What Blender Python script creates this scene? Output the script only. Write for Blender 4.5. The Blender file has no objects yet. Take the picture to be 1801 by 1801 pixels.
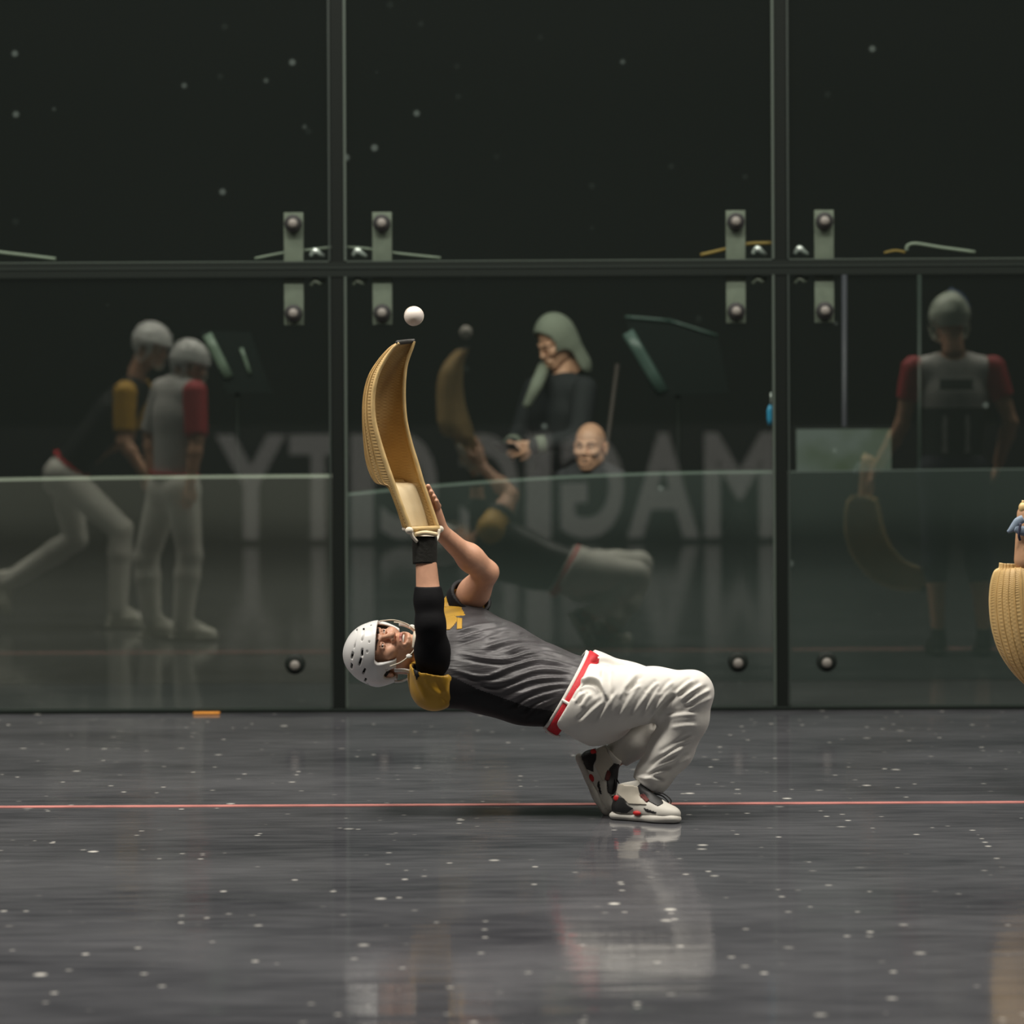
import bpy, math, random
import numpy as np
from mathutils import Matrix, Vector

# ------------------------------------------------------------------ camera, world, lights, exposure
FPX, CX, CY = 5460.0, 977.0, 633.0      # focal length and principal point of the 1801 x 1801 frame
CAM_H, GLASS_Y, ROLL = 1.587, 14.0, 0.0047
sc = bpy.context.scene
col = sc.collection
cam_data = bpy.data.cameras.new('camera')
cam_data.sensor_width = 36.0
cam_data.lens = 36.0 * FPX / 1801.0
cam_data.shift_x = (900.5 - CX) / 1801.0
cam_data.shift_y = (CY - 900.5) / 1801.0
cam_data.clip_start, cam_data.clip_end = 0.1, 200
cam_data.dof.use_dof = True
cam_data.dof.focus_distance = 10.72
cam_data.dof.aperture_fstop = 2.0
cam = bpy.data.objects.new('camera', cam_data)
col.objects.link(cam)
cam.matrix_world = Matrix.Translation((0, 0, CAM_H)) @ Matrix.Rotation(math.pi / 2, 4, 'X') @ Matrix.Rotation(-ROLL, 4, 'Z')
sc.camera = cam

world = bpy.data.worlds.new('world')
world.use_nodes = True
world.node_tree.nodes['Background'].inputs[0].default_value = (0.75, 1.0, 0.85, 1)
world.node_tree.nodes['Background'].inputs[1].default_value = 0.0045
sc.world = world

def area(name, loc, size, power, color, target):
    l = bpy.data.lights.new(name, 'AREA')
    l.shape = 'RECTANGLE'; l.size, l.size_y = size; l.energy = power; l.color = color
    o = bpy.data.objects.new(name, l); col.objects.link(o)
    o.location = loc
    d = Vector(target) - Vector(loc)
    o.rotation_euler = d.to_track_quat('-Z', 'Y').to_euler()
    return o
WARM = (1.0, 0.94, 0.86)
# rows of court floodlights high over the court, and a weak unseen row over the seats, added as frontal fill
for i, x in enumerate((-6.0, -2.0, 2.0, 6.0)):
    area('court_light_row', (x, 8.9, 7.4), (1.8, 0.7), (290, 340, 240, 160)[i], WARM, (x * 0.9, 10.6, 0))
    area('court_light_row', (x, 11.4, 7.4), (1.8, 0.7), 155, WARM, (x * 0.9, 11.9, 0))
for x in (-4.0, 0.5, 5.0):
    area('house_fill_row', (x, 2.5, 6.6), (1.6, 0.6), 6, WARM, (x * 0.7, 10.5, 0.6))

for x in (-3.4, 0.4, 4.2):     # aisle lights of the hall behind the glass
    area('aisle_light_row', (x, 15.9, 6.4), (1.4, 0.4), 25, (0.92, 1.0, 0.93), (x, 15.7, 0))

sc.view_settings.view_transform = 'Standard'
sc.view_settings.look = 'None'
sc.view_settings.gamma = 1.0
sc.view_settings.use_curve_mapping = False
sc.view_settings.exposure = 0.0
sc.cycles.max_bounces = 10
sc.cycles.transparent_max_bounces = 16
sc.cycles.use_denoising = True
sc.cycles.caustics_reflective = False
sc.cycles.caustics_refractive = False

# ------------------------------------------------------------------ pixel helpers
def unroll(px, py):
    x, y = px - CX, py - CY
    c, s = math.cos(ROLL), math.sin(ROLL)
    return x * c - y * s, x * s + y * c
def P(px, py, Y):
    x, y = unroll(px, py)
    return np.array([x * Y / FPX, Y, CAM_H - y * Y / FPX])
def PR(px, py, g):
    """a point seen mirrored in the glass at this pixel, standing g metres in front of the glass"""
    x, y = unroll(px, py); d = GLASS_Y + g
    return np.array([x * d / FPX, GLASS_Y - g, CAM_H - y * d / FPX])
def PIX(v):
    """pixels of an (n,3) array of points"""
    x = v[:, 0] * FPX / v[:, 1]; y = (CAM_H - v[:, 2]) * FPX / v[:, 1]
    c, s = math.cos(ROLL), math.sin(ROLL)
    return np.stack([x * c + y * s + CX, -x * s + y * c + CY], 1)
def nrm(v):
    v = np.asarray(v, float); return v / (np.linalg.norm(v) + 1e-12)
A3 = lambda *a: np.array(a, float)

# ------------------------------------------------------------------ materials
def mat(name, color, rough=0.6, metal=0.0, bump=0.0, bscale=60.0, var=0.0, vscale=8.0, spec=0.5, stretch=None, sheen=0.0, emit=None, sss=0.0):
    m = bpy.data.materials.new(name); m.use_nodes = True
    nt = m.node_tree; b = nt.nodes['Principled BSDF']
    b.inputs['Base Color'].default_value = (*color, 1)
    b.inputs['Roughness'].default_value = rough
    b.inputs['Metallic'].default_value = metal
    b.inputs['Specular IOR Level'].default_value = spec
    b.inputs['Sheen Weight'].default_value = sheen
    if emit:
        b.inputs['Emission Color'].default_value = (*emit[:3], 1); b.inputs['Emission Strength'].default_value = emit[3]
    if bump or var:
        tc = nt.nodes.new('ShaderNodeTexCoord'); mp = nt.nodes.new('ShaderNodeMapping')
        nt.links.new(tc.outputs['Object'], mp.inputs[0])
        if stretch: mp.inputs['Scale'].default_value = stretch
        if bump:
            n = nt.nodes.new('ShaderNodeTexNoise'); n.inputs['Scale'].default_value = bscale; n.inputs['Detail'].default_value = 4
            bp = nt.nodes.new('ShaderNodeBump'); bp.inputs['Strength'].default_value = bump; bp.inputs['Distance'].default_value = 0.01
            nt.links.new(mp.outputs[0], n.inputs['Vector']); nt.links.new(n.outputs['Fac'], bp.inputs['Height']); nt.links.new(bp.outputs[0], b.inputs['Normal'])
        if var:
            n2 = nt.nodes.new('ShaderNodeTexNoise'); n2.inputs['Scale'].default_value = vscale; n2.inputs['Detail'].default_value = 5
            mx = nt.nodes.new('ShaderNodeMix'); mx.data_type = 'RGBA'
            mx.inputs['A'].default_value = (*[c * (1 - var) for c in color], 1); mx.inputs['B'].default_value = (*[min(1, c * (1 + var)) for c in color], 1)
            nt.links.new(mp.outputs[0], n2.inputs['Vector'])
            rp = nt.nodes.new('ShaderNodeMapRange'); rp.inputs[1].default_value = 0.3; rp.inputs[2].default_value = 0.7
            nt.links.new(n2.outputs['Fac'], rp.inputs[0]); nt.links.new(rp.outputs[0], mx.inputs['Factor']); nt.links.new(mx.outputs['Result'], b.inputs['Base Color'])
    return m

def wicker_mat(name, c1, c2):
    m = bpy.data.materials.new(name); m.use_nodes = True
    nt = m.node_tree; b = nt.nodes['Principled BSDF']; b.inputs['Roughness'].default_value = 0.5
    uv = nt.nodes.new('ShaderNodeUVMap')
    sx = nt.nodes.new('ShaderNodeSeparateXYZ'); nt.links.new(uv.outputs[0], sx.inputs[0])
    def sn(inp, f):
        a = nt.nodes.new('ShaderNodeMath'); a.operation = 'MULTIPLY'; a.inputs[1].default_value = f
        s = nt.nodes.new('ShaderNodeMath'); s.operation = 'SINE'
        nt.links.new(inp, a.inputs[0]); nt.links.new(a.outputs[0], s.inputs[0]); return s.outputs[0]
    su, sv = sn(sx.outputs[0], 2 * math.pi * 75), sn(sx.outputs[1], 2 * math.pi * 9)
    ml = nt.nodes.new('ShaderNodeMath'); ml.operation = 'MULTIPLY'; nt.links.new(su, ml.inputs[0]); nt.links.new(sv, ml.inputs[1])
    ad = nt.nodes.new('ShaderNodeMath'); ad.operation = 'MULTIPLY_ADD'; nt.links.new(su, ad.inputs[0]); ad.inputs[1].default_value = 0.4; nt.links.new(ml.outputs[0], ad.inputs[2])
    no = nt.nodes.new('ShaderNodeTexNoise'); no.inputs['Scale'].default_value = 9; no.inputs['Detail'].default_value = 5
    tc = nt.nodes.new('ShaderNodeTexCoord'); nt.links.new(tc.outputs['Object'], no.inputs['Vector'])
    mr = nt.nodes.new('ShaderNodeMapRange'); mr.inputs[1].default_value = -1.4; mr.inputs[2].default_value = 1.4
    nt.links.new(ad.outputs[0], mr.inputs[0])
    av = nt.nodes.new('ShaderNodeMath'); av.operation = 'MULTIPLY_ADD'; nt.links.new(mr.outputs[0], av.inputs[0]); av.inputs[1].default_value = 0.25
    sh = nt.nodes.new('ShaderNodeMath'); sh.operation = 'MULTIPLY_ADD'; nt.links.new(no.outputs['Fac'], sh.inputs[0]); sh.inputs[1].default_value = 1.1; sh.inputs[2].default_value = -0.12
    nt.links.new(sh.outputs[0], av.inputs[2])
    mx = nt.nodes.new('ShaderNodeMix'); mx.data_type = 'RGBA'; mx.inputs['A'].default_value = (*c1, 1); mx.inputs['B'].default_value = (*c2, 1)
    nt.links.new(av.outputs[0], mx.inputs['Factor']); nt.links.new(mx.outputs['Result'], b.inputs['Base Color'])
    bp = nt.nodes.new('ShaderNodeBump'); bp.inputs['Strength'].default_value = 0.3; bp.inputs['Distance'].default_value = 0.0012
    nt.links.new(ad.outputs[0], bp.inputs['Height']); nt.links.new(bp.outputs[0], b.inputs['Normal'])
    return m

def glass_mat():
    m = bpy.data.materials.new('court_glass'); m.use_nodes = True
    nt = m.node_tree; nt.nodes.clear()
    out = nt.nodes.new('ShaderNodeOutputMaterial')
    tr = nt.nodes.new('ShaderNodeBsdfTransparent'); tr.inputs[0].default_value = (0.955, 0.985, 0.965, 1)
    gl = nt.nodes.new('ShaderNodeBsdfGlossy'); gl.inputs['Roughness'].default_value = 0.0; gl.inputs[0].default_value = (0.98, 1.0, 0.95, 1)
    ge = nt.nodes.new('ShaderNodeNewGeometry'); dt = nt.nodes.new('ShaderNodeVectorMath'); dt.operation = 'DOT_PRODUCT'
    nt.links.new(ge.outputs['Normal'], dt.inputs[0]); nt.links.new(ge.outputs['Incoming'], dt.inputs[1])
    def mth(op, a, b=None, c=None):
        n = nt.nodes.new('ShaderNodeMath'); n.operation = op
        for i, v in enumerate((a, b, c)):
            if v is None: continue
            if isinstance(v, (int, float)): n.inputs[i].default_value = v
            else: nt.links.new(v, n.inputs[i])
        return n
    ab = mth('ABSOLUTE', dt.outputs['Value']); om = mth('SUBTRACT', 1.0, ab.outputs[0]); pw = mth('POWER', om.outputs[0], 5.0)
    mr = mth('MULTIPLY_ADD', pw.outputs[0], 0.91, 0.085)     # Schlick
    mx = nt.nodes.new('ShaderNodeMixShader')
    nt.links.new(mr.outputs[0], mx.inputs[0])
    nt.links.new(tr.outputs[0], mx.inputs[1]); nt.links.new(gl.outputs[0], mx.inputs[2])
    # sparse ball scuffs and dust on the surface
    tc = nt.nodes.new('ShaderNodeTexCoord')
    vo = nt.nodes.new('ShaderNodeTexVoronoi'); vo.inputs['Scale'].default_value = 5.5
    nt.links.new(tc.outputs['Object'], vo.inputs['Vector'])
    lt = nt.nodes.new('ShaderNodeMapRange'); lt.inputs[1].default_value = 0.11; lt.inputs[2].default_value = 0.05; lt.inputs[3].default_value = 0; lt.inputs[4].default_value = 1
    nt.links.new(vo.outputs['Distance'], lt.inputs[0])
    sp = nt.nodes.new('ShaderNodeSeparateColor'); nt.links.new(vo.outputs['Color'], sp.inputs[0])
    gt = nt.nodes.new('ShaderNodeMath'); gt.operation = 'GREATER_THAN'; gt.inputs[1].default_value = 0.5; nt.links.new(sp.outputs[0], gt.inputs[0])
    mu = nt.nodes.new('ShaderNodeMath'); mu.operation = 'MULTIPLY'; nt.links.new(lt.outputs[0], mu.inputs[0]); nt.links.new(gt.outputs[0], mu.inputs[1])
    m2 = nt.nodes.new('ShaderNodeMath'); m2.operation = 'MULTIPLY'; nt.links.new(mu.outputs[0], m2.inputs[0]); nt.links.new(sp.outputs[1], m2.inputs[1])
    m3 = nt.nodes.new('ShaderNodeMath'); m3.operation = 'MULTIPLY_ADD'; m3.inputs[1].default_value = 0.08; m3.inputs[2].default_value = 0.004; nt.links.new(m2.outputs[0], m3.inputs[0])
    di = nt.nodes.new('ShaderNodeBsdfDiffuse'); di.inputs[0].default_value = (0.6, 0.75, 0.68, 1)
    mx2 = nt.nodes.new('ShaderNodeMixShader')
    nt.links.new(m3.outputs[0], mx2.inputs[0]); nt.links.new(mx.outputs[0], mx2.inputs[1]); nt.links.new(di.outputs[0], mx2.inputs[2])
    nt.links.new(mx2.outputs[0], out.inputs[0])
    return m

def floor_mat():
    m = bpy.data.materials.new('polished_floor'); m.use_nodes = True
    nt = m.node_tree; b = nt.nodes['Principled BSDF']; L = nt.links.new; N = nt.nodes.new
    tc = N('ShaderNodeTexCoord')
    def noise(scale, st, det=5):
        mp = N('ShaderNodeMapping'); mp.inputs['Scale'].default_value = st; L(tc.outputs['Object'], mp.inputs[0])
        n = N('ShaderNodeTexNoise'); n.inputs['Scale'].default_value = scale; n.inputs['Detail'].default_value = det; L(mp.outputs[0], n.inputs['Vector']); return n.outputs['Fac']
    n1 = noise(1.2, (0.6, 1.6, 1)); n2 = noise(9, (0.5, 2.5, 1))
    md = N('ShaderNodeMath'); md.operation = 'MULTIPLY_ADD'; L(n1, md.inputs[0]); md.inputs[1].default_value = 0.75
    m4 = N('ShaderNodeMath'); m4.operation = 'MULTIPLY'; m4.inputs[1].default_value = 0.62; L(n2, m4.inputs[0]); L(m4.outputs[0], md.inputs[2])
    cr = N('ShaderNodeValToRGB'); cr.color_ramp.elements[0].position = 0.38; cr.color_ramp.elements[0].color = (0.027, 0.0285, 0.034, 1)
    cr.color_ramp.elements[1].position = 0.85; cr.color_ramp.elements[1].color = (0.108, 0.110, 0.119, 1); L(md.outputs[0], cr.inputs[0])
    colour = cr.outputs[0]
    for scale, thr, rad, amt in ((6.0, 0.62, 0.13, 1.0), (15.0, 0.72, 0.20, 0.8)):
        vo = N('ShaderNodeTexVoronoi'); vo.inputs['Scale'].default_value = scale; L(tc.outputs['Object'], vo.inputs['Vector'])
        lt = N('ShaderNodeMapRange'); lt.inputs[1].default_value = rad; lt.inputs[2].default_value = rad * 0.4; L(vo.outputs['Distance'], lt.inputs[0])
        sp = N('ShaderNodeSeparateColor'); L(vo.outputs['Color'], sp.inputs[0])
        gt = N('ShaderNodeMapRange'); gt.inputs[1].default_value = thr; gt.inputs[2].default_value = 1.0; gt.inputs[4].default_value = amt; L(sp.outputs[0], gt.inputs[0])
        mu = N('ShaderNodeMath'); mu.operation = 'MULTIPLY'; L(lt.outputs[0], mu.inputs[0]); L(gt.outputs[0], mu.inputs[1])
        mx = N('ShaderNodeMix'); mx.data_type = 'RGBA'; L(mu.outputs[0], mx.inputs['Factor']); L(colour, mx.inputs['A']); mx.inputs['B'].default_value = (0.85, 0.83, 0.76, 1)
        colour = mx.outputs['Result']
    L(colour, b.inputs['Base Color'])
    rr = N('ShaderNodeMapRange'); rr.inputs[1].default_value = 0.3; rr.inputs[2].default_value = 0.7; rr.inputs[3].default_value = 0.045; rr.inputs[4].default_value = 0.12
    L(n1, rr.inputs[0]); L(rr.outputs[0], b.inputs['Roughness'])
    b.inputs['IOR'].default_value = 1.55
    n3 = noise(2.2, (0.35, 3.0, 1), 6)
    bp = N('ShaderNodeBump'); bp.inputs['Strength'].default_value = 0.11; bp.inputs['Distance'].default_value = 0.02; L(n3, bp.inputs['Height']); L(bp.outputs[0], b.inputs['Normal'])
    return m

# ------------------------------------------------------------------ mesh helpers
def mesh_obj(name, verts, faces, m, parent=None, smooth=True, uv=None):
    me = bpy.data.meshes.new(name)
    verts = np.asarray(verts, float)
    if isinstance(faces, np.ndarray): faces = faces.tolist()
    me.from_pydata(verts.tolist(), [], faces)
    if smooth: me.polygons.foreach_set('use_smooth', [True] * len(me.polygons))
    if uv is not None:
        lay = me.uv_layers.new(name='UVMap')
        li = np.zeros(len(me.loops), int); me.loops.foreach_get('vertex_index', li)
        lay.data.foreach_set('uv', np.asarray(uv, float)[li].ravel())
    me.update()
    o = bpy.data.objects.new(name, me); col.objects.link(o)
    for mm in (m if isinstance(m, (list, tuple)) else [m]): me.materials.append(mm)
    if parent is not None:
        o.parent = parent
        o.matrix_parent_inverse = parent_matrix(parent).inverted()
    return o
def parent_matrix(o):
    mw = o.matrix_basis.copy()
    if o.parent: mw = parent_matrix(o.parent) @ o.matrix_parent_inverse @ mw
    return mw
def empty(name, loc):
    o = bpy.data.objects.new(name, None); col.objects.link(o); o.location = loc; o.empty_display_size = 0.1; return o
def tag(o, label=None, cat=None, group=None, kind=None):
    if label: o['label'] = label
    if cat: o['category'] = cat
    if group: o['group'] = group
    if kind: o['kind'] = kind
    return o
BOXF = [(0, 3, 2, 1), (4, 5, 6, 7), (0, 1, 5, 4), (1, 2, 6, 5), (2, 3, 7, 6), (3, 0, 4, 7)]
def box_geo(lo, hi):
    (a, b, c), (d, e, f) = lo, hi
    return [(a, b, c), (d, b, c), (d, e, c), (a, e, c), (a, b, f), (d, b, f), (d, e, f), (a, e, f)], BOXF
def box(name, lo, hi, m, parent=None, bevel=0.0):
    v, f = box_geo(lo, hi)
    o = mesh_obj(name, v, f, m, parent, smooth=False)
    if bevel:
        md = o.modifiers.new('bevel', 'BEVEL'); md.width = bevel; md.segments = 3
        o.data.polygons.foreach_set('use_smooth', [True] * len(o.data.polygons))
    return o
def frame_of(d, ref=(0, 0, 1)):
    d = nrm(d); r = np.asarray(ref, float)
    if abs(d @ r) > 0.95: r = A3(1, 0, 0)
    u = nrm(np.cross(r, d)); return u, np.cross(d, u)
def catmull(pts, n=8):
    pts = [np.asarray(p, float) for p in pts]
    if len(pts) < 3:
        return np.array([pts[0] + (pts[-1] - pts[0]) * t for t in np.linspace(0, 1, n + 1)])
    q = [2 * pts[0] - pts[1]] + pts + [2 * pts[-1] - pts[-2]]
    out = []
    for i in range(1, len(q) - 2):
        for t in np.linspace(0, 1, n, endpoint=False):
            a, b, c, d = q[i - 1], q[i], q[i + 1], q[i + 2]
            out.append(0.5 * (2 * b + (c - a) * t + (2 * a - 5 * b + 4 * c - d) * t * t + (3 * b - 3 * c + d - a) * t ** 3))
    out.append(pts[-1]); return np.array(out)
def tube_geo(path, rad, seg=10, flat=1.0, ref=(0, 0, 1), closed=False):
    path = np.asarray(path, float); n = len(path)
    rad = np.interp(np.linspace(0, 1, n), np.linspace(0, 1, len(rad)), rad) if isinstance(rad, (list, tuple, np.ndarray)) else np.full(n, rad)
    V = []; F = []; up = None
    for i in range(n):
        d = path[(i + 1) % n] - path[i - 1] if closed else path[min(i + 1, n - 1)] - path[max(i - 1, 0)]
        d = nrm(d)
        if up is None: u, w = frame_of(d, ref)
        else:
            u = nrm(up - d * (up @ d)); w = np.cross(d, u)
        up = u
        for k in range(seg):
            a = 2 * math.pi * k / seg
            V.append(path[i] + rad[i] * (math.cos(a) * u + math.sin(a) * w * flat))
    m = n if closed else n - 1
    for i in range(m):
        for k in range(seg):
            j = (i + 1) % n
            F.append((i * seg + k, i * seg + (k + 1) % seg, j * seg + (k + 1) % seg, j * seg + k))
    if not closed:
        F.append(tuple(range(seg - 1, -1, -1))); F.append(tuple((n - 1) * seg + k for k in range(seg)))
    return np.array(V), F
def tube(name, pts, rad, m, parent=None, seg=10, n=6, flat=1.0, ref=(0, 0, 1), curve=True, closed=False):
    path = catmull(pts, n) if curve else np.asarray(pts, float)
    v, f = tube_geo(path, rad, seg, flat, ref, closed)
    return mesh_obj(name, v, f, m, parent)
def lathe(name, prof, m, parent=None, axis=(0, -1, 0), at=(0, 0, 0), seg=24):
    """profile of (radius, distance along axis)"""
    u, w = frame_of(axis); ax = nrm(axis); V = []; F = []
    for r, h in prof:
        for k in range(seg):
            a = 2 * math.pi * k / seg
            V.append(np.asarray(at, float) + ax * h + r * (math.cos(a) * u + math.sin(a) * w))
    for i in range(len(prof) - 1):
        for k in range(seg):
            F.append((i * seg + k, i * seg + (k + 1) % seg, (i + 1) * seg + (k + 1) % seg, (i + 1) * seg + k))
    F.append(tuple(range(seg - 1, -1, -1))); F.append(tuple((len(prof) - 1) * seg + k for k in range(seg)))
    return mesh_obj(name, V, F, m, parent)
def sphere(name, c, r, m, parent=None, seg=24, R=None):
    r = np.ones(3) * r if np.isscalar(r) else np.asarray(r, float); V = [A3(0, 0, 1)]; F = []; ring = seg // 2
    for i in range(1, ring):
        t = math.pi * i / ring
        for k in range(seg):
            a = 2 * math.pi * k / seg; V.append(A3(math.sin(t) * math.cos(a), math.sin(t) * math.sin(a), math.cos(t)))
    V.append(A3(0, 0, -1)); V = np.array(V) * r
    if R is not None: V = V @ np.asarray(R).T
    for k in range(seg): F.append((0, 1 + k, 1 + (k + 1) % seg)); F.append((len(V) - 1, 1 + (ring - 2) * seg + (k + 1) % seg, 1 + (ring - 2) * seg + k))
    for i in range(ring - 2):
        for k in range(seg): F.append((1 + i * seg + k, 1 + (i + 1) * seg + k, 1 + (i + 1) * seg + (k + 1) % seg, 1 + i * seg + (k + 1) % seg))
    return mesh_obj(name, V + np.asarray(c, float), F, m, parent)

# ------------------------------------------------------------------ smooth implicit modelling
class Field:
    def __init__(s, lo, hi, h):
        s.lo = np.asarray(lo, float); s.h = h
        s.n = np.ceil((np.asarray(hi, float) - s.lo) / h).astype(int) + 1
        s.F = np.full(s.n, 1.0, np.float32)
    def block(s, lo, hi):
        i0 = np.clip(np.floor((lo - s.lo) / s.h).astype(int), 0, s.n); i1 = np.clip(np.ceil((hi - s.lo) / s.h).astype(int) + 1, 0, s.n)
        if (i1 <= i0).any(): return None
        ax = [(s.lo[k] + s.h * np.arange(i0[k], i1[k])).astype(np.float32) for k in range(3)]
        return tuple(slice(i0[k], i1[k]) for k in range(3)), ax[0][:, None, None], ax[1][None, :, None], ax[2][None, None, :]
    def put(s, sl, d, k, sub):
        A = s.F[sl]
        if sub:
            a, b = -A, d
        else: a, b = A, d
        if k > 0:
            h = np.clip(0.5 + 0.5 * (b - a) / k, 0, 1); r = b * (1 - h) + a * h - k * h * (1 - h)
        else: r = np.minimum(a, b)
        s.F[sl] = -r if sub else r
    def cap(s, a, b, ra, rb=None, k=0.02, flat=None, sub=False):
        a = np.asarray(a, float); b = np.asarray(b, float); rb = ra if rb is None else rb
        f = 1.0 if flat is None else max(1.0, flat[1])
        m = max(ra, rb) * f + k + 2 * s.h
        bl = s.block(np.minimum(a, b) - m, np.maximum(a, b) + m)
        if bl is None: return s
        sl, X, Y, Z = bl
        d = b - a; L = float(d @ d) + 1e-12
        t = np.clip(((X - a[0]) * d[0] + (Y - a[1]) * d[1] + (Z - a[2]) * d[2]) / L, 0, 1)
        qx, qy, qz = X - a[0] - t * d[0], Y - a[1] - t * d[1], Z - a[2] - t * d[2]
        if flat is not None:
            u = nrm(flat[0]); c = (qx * u[0] + qy * u[1] + qz * u[2]) * (1.0 / flat[1] - 1.0)
            qx, qy, qz = qx + u[0] * c, qy + u[1] * c, qz + u[2] * c
        D = np.sqrt(qx * qx + qy * qy + qz * qz) - (ra + (rb - ra) * t)
        s.put(sl, D.astype(np.float32), k, sub); return s
    def chain(s, pts, k=0.02, flat=None, sub=False):
        for (a, ra), (b, rb) in zip(pts[:-1], pts[1:]): s.cap(a, b, ra, rb, k, flat, sub)
        return s
    def ell(s, c, r, R=None, k=0.02, sub=False):
        c = np.asarray(c, float); r = np.asarray(r, float) if not np.isscalar(r) else np.ones(3) * r
        m = r.max() + k + 2 * s.h; bl = s.block(c - m, c + m)
        if bl is None: return s
        sl, X, Y, Z = bl; x, y, z = X - c[0], Y - c[1], Z - c[2]
        if R is not None:
            x, y, z = (x * R[0][i] + y * R[1][i] + z * R[2][i] for i in range(3))
        q = np.sqrt((x / r[0]) ** 2 + (y / r[1]) ** 2 + (z / r[2]) ** 2)
        g = np.sqrt((x / r[0] ** 2) ** 2 + (y / r[1] ** 2) ** 2 + (z / r[2] ** 2) ** 2) + 1e-6
        s.put(sl, np.clip(q * (q - 1) / g, -r.max(), None).astype(np.float32), k, sub); return s
    def box(s, c, hs, R=None, rnd=0.004, k=0.0, sub=False):
        c = np.asarray(c, float); hs = np.asarray(hs, float)
        m = np.linalg.norm(hs) + rnd + k + 2 * s.h; bl = s.block(c - m, c + m)
        if bl is None: return s
        sl, X, Y, Z = bl; q = [X - c[0], Y - c[1], Z - c[2]]
        if R is not None: q = [q[0] * R[0][i] + q[1] * R[1][i] + q[2] * R[2][i] for i in range(3)]
        q = [np.abs(q[i]) - hs[i] + rnd for i in range(3)]
        D = np.sqrt(sum(np.maximum(a, 0) ** 2 for a in q)) + np.minimum(np.maximum(np.maximum(q[0], q[1]), q[2]), 0) - rnd
        s.put(sl, np.broadcast_to(D, s.F[sl].shape).astype(np.float32), k, sub); return s
    def cut(s, p, n, k=0.0):
        """remove everything on the side the normal points to"""
        n = nrm(n); ax = [s.lo[i] + s.h * np.arange(s.n[i]) for i in range(3)]
        D = ((ax[0][:, None, None] - p[0]) * n[0] + (ax[1][None, :, None] - p[1]) * n[1] + (ax[2][None, None, :] - p[2]) * n[2]).astype(np.float32)
        s.F = np.maximum(s.F, D) if k == 0 else -(-np.maximum(s.F, D)); return s
    def mesh(s, smooth=2):
        F = s.F; F[0] = F[-1] = 1; F[:, 0] = F[:, -1] = 1; F[:, :, 0] = F[:, :, -1] = 1
        I = F < 0; n = np.array(F.shape)
        cnt = np.zeros(n - 1, np.int8)
        cor = [(i, j, k) for i in (0, 1) for j in (0, 1) for k in (0, 1)]
        for i, j, k in cor: cnt += I[i:n[0] - 1 + i, j:n[1] - 1 + j, k:n[2] - 1 + k]
        M = (cnt > 0) & (cnt < 8)
        ci = np.argwhere(M); idx = np.full(M.shape, -1, np.int64); idx[M] = np.arange(len(ci))
        val = {c: F[ci[:, 0] + c[0], ci[:, 1] + c[1], ci[:, 2] + c[2]] for c in cor}
        acc = np.zeros((len(ci), 3)); w = np.zeros(len(ci))
        for a in cor:
            for ax in range(3):
                if a[ax]: continue
                b = list(a); b[ax] = 1; b = tuple(b)
                va, vb = val[a], val[b]; cr = (va < 0) != (vb < 0)
                t = np.where(cr, va / np.where(cr, va - vb, 1), 0)
                p = np.tile(np.array(a, float), (len(ci), 1)); p[:, ax] = t
                acc[cr] += p[cr]; w[cr] += 1
        V = (ci + acc / np.maximum(w, 1)[:, None]) * s.h + s.lo
        Q = []
        for ax in range(3):
            u, v = [(1, 2), (2, 0), (0, 1)][ax]
            sl0 = [slice(None)] * 3; sl1 = [slice(None)] * 3; sl0[ax] = slice(0, n[ax] - 1); sl1[ax] = slice(1, n[ax])
            A, B = I[tuple(sl0)], I[tuple(sl1)]
            e = np.argwhere(A != B)
            e = e[(e[:, u] > 0) & (e[:, v] > 0) & (e[:, u] < n[u] - 1) & (e[:, v] < n[v] - 1)]
            fl = A[e[:, 0], e[:, 1], e[:, 2]]
            q = []
            for du, dv in ((-1, -1), (0, -1), (0, 0), (-1, 0)):
                c = e.copy(); c[:, u] += du; c[:, v] += dv; q.append(idx[c[:, 0], c[:, 1], c[:, 2]])
            q = np.stack(q, 1); q[~fl] = q[~fl][:, ::-1]; Q.append(q)
        Q = np.concatenate(Q); Q = Q[(Q >= 0).all(1)]
        return relax(V, Q, smooth), Q
def relax(V, Q, it, lam=0.5):
    e = np.concatenate([Q[:, [0, 1]], Q[:, [1, 2]], Q[:, [2, 3]], Q[:, [3, 0]]]); e = np.concatenate([e, e[:, ::-1]])
    cnt = np.bincount(e[:, 0], minlength=len(V)).astype(float)
    for _ in range(it):
        S = np.stack([np.bincount(e[:, 0], V[e[:, 1], k], minlength=len(V)) for k in range(3)], 1)
        V = V + lam * (S / np.maximum(cnt, 1)[:, None] - V)
    return V
def vnormals(V, Q):
    n = np.cross(V[Q[:, 2]] - V[Q[:, 0]], V[Q[:, 3]] - V[Q[:, 1]])
    N = np.zeros_like(V)
    for k in range(4): np.add.at(N, Q[:, k], n)
    return N / (np.linalg.norm(N, axis=1, keepdims=True) + 1e-12)
def seg_dist(p, pts):
    """distance of 2d points to a polyline and the parameter along it"""
    best = np.full(len(p), 1e9); par = np.zeros(len(p)); m = len(pts) - 1
    for i in range(m):
        a, b = np.array(pts[i], float), np.array(pts[i + 1], float); d = b - a
        t = np.clip(((p - a) @ d) / (d @ d + 1e-9), 0, 1)
        q = np.linalg.norm(p - a - t[:, None] * d, axis=1); u = q < best
        best[u] = q[u]; par[u] = (i + t[u]) / m
    return best, par
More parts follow.
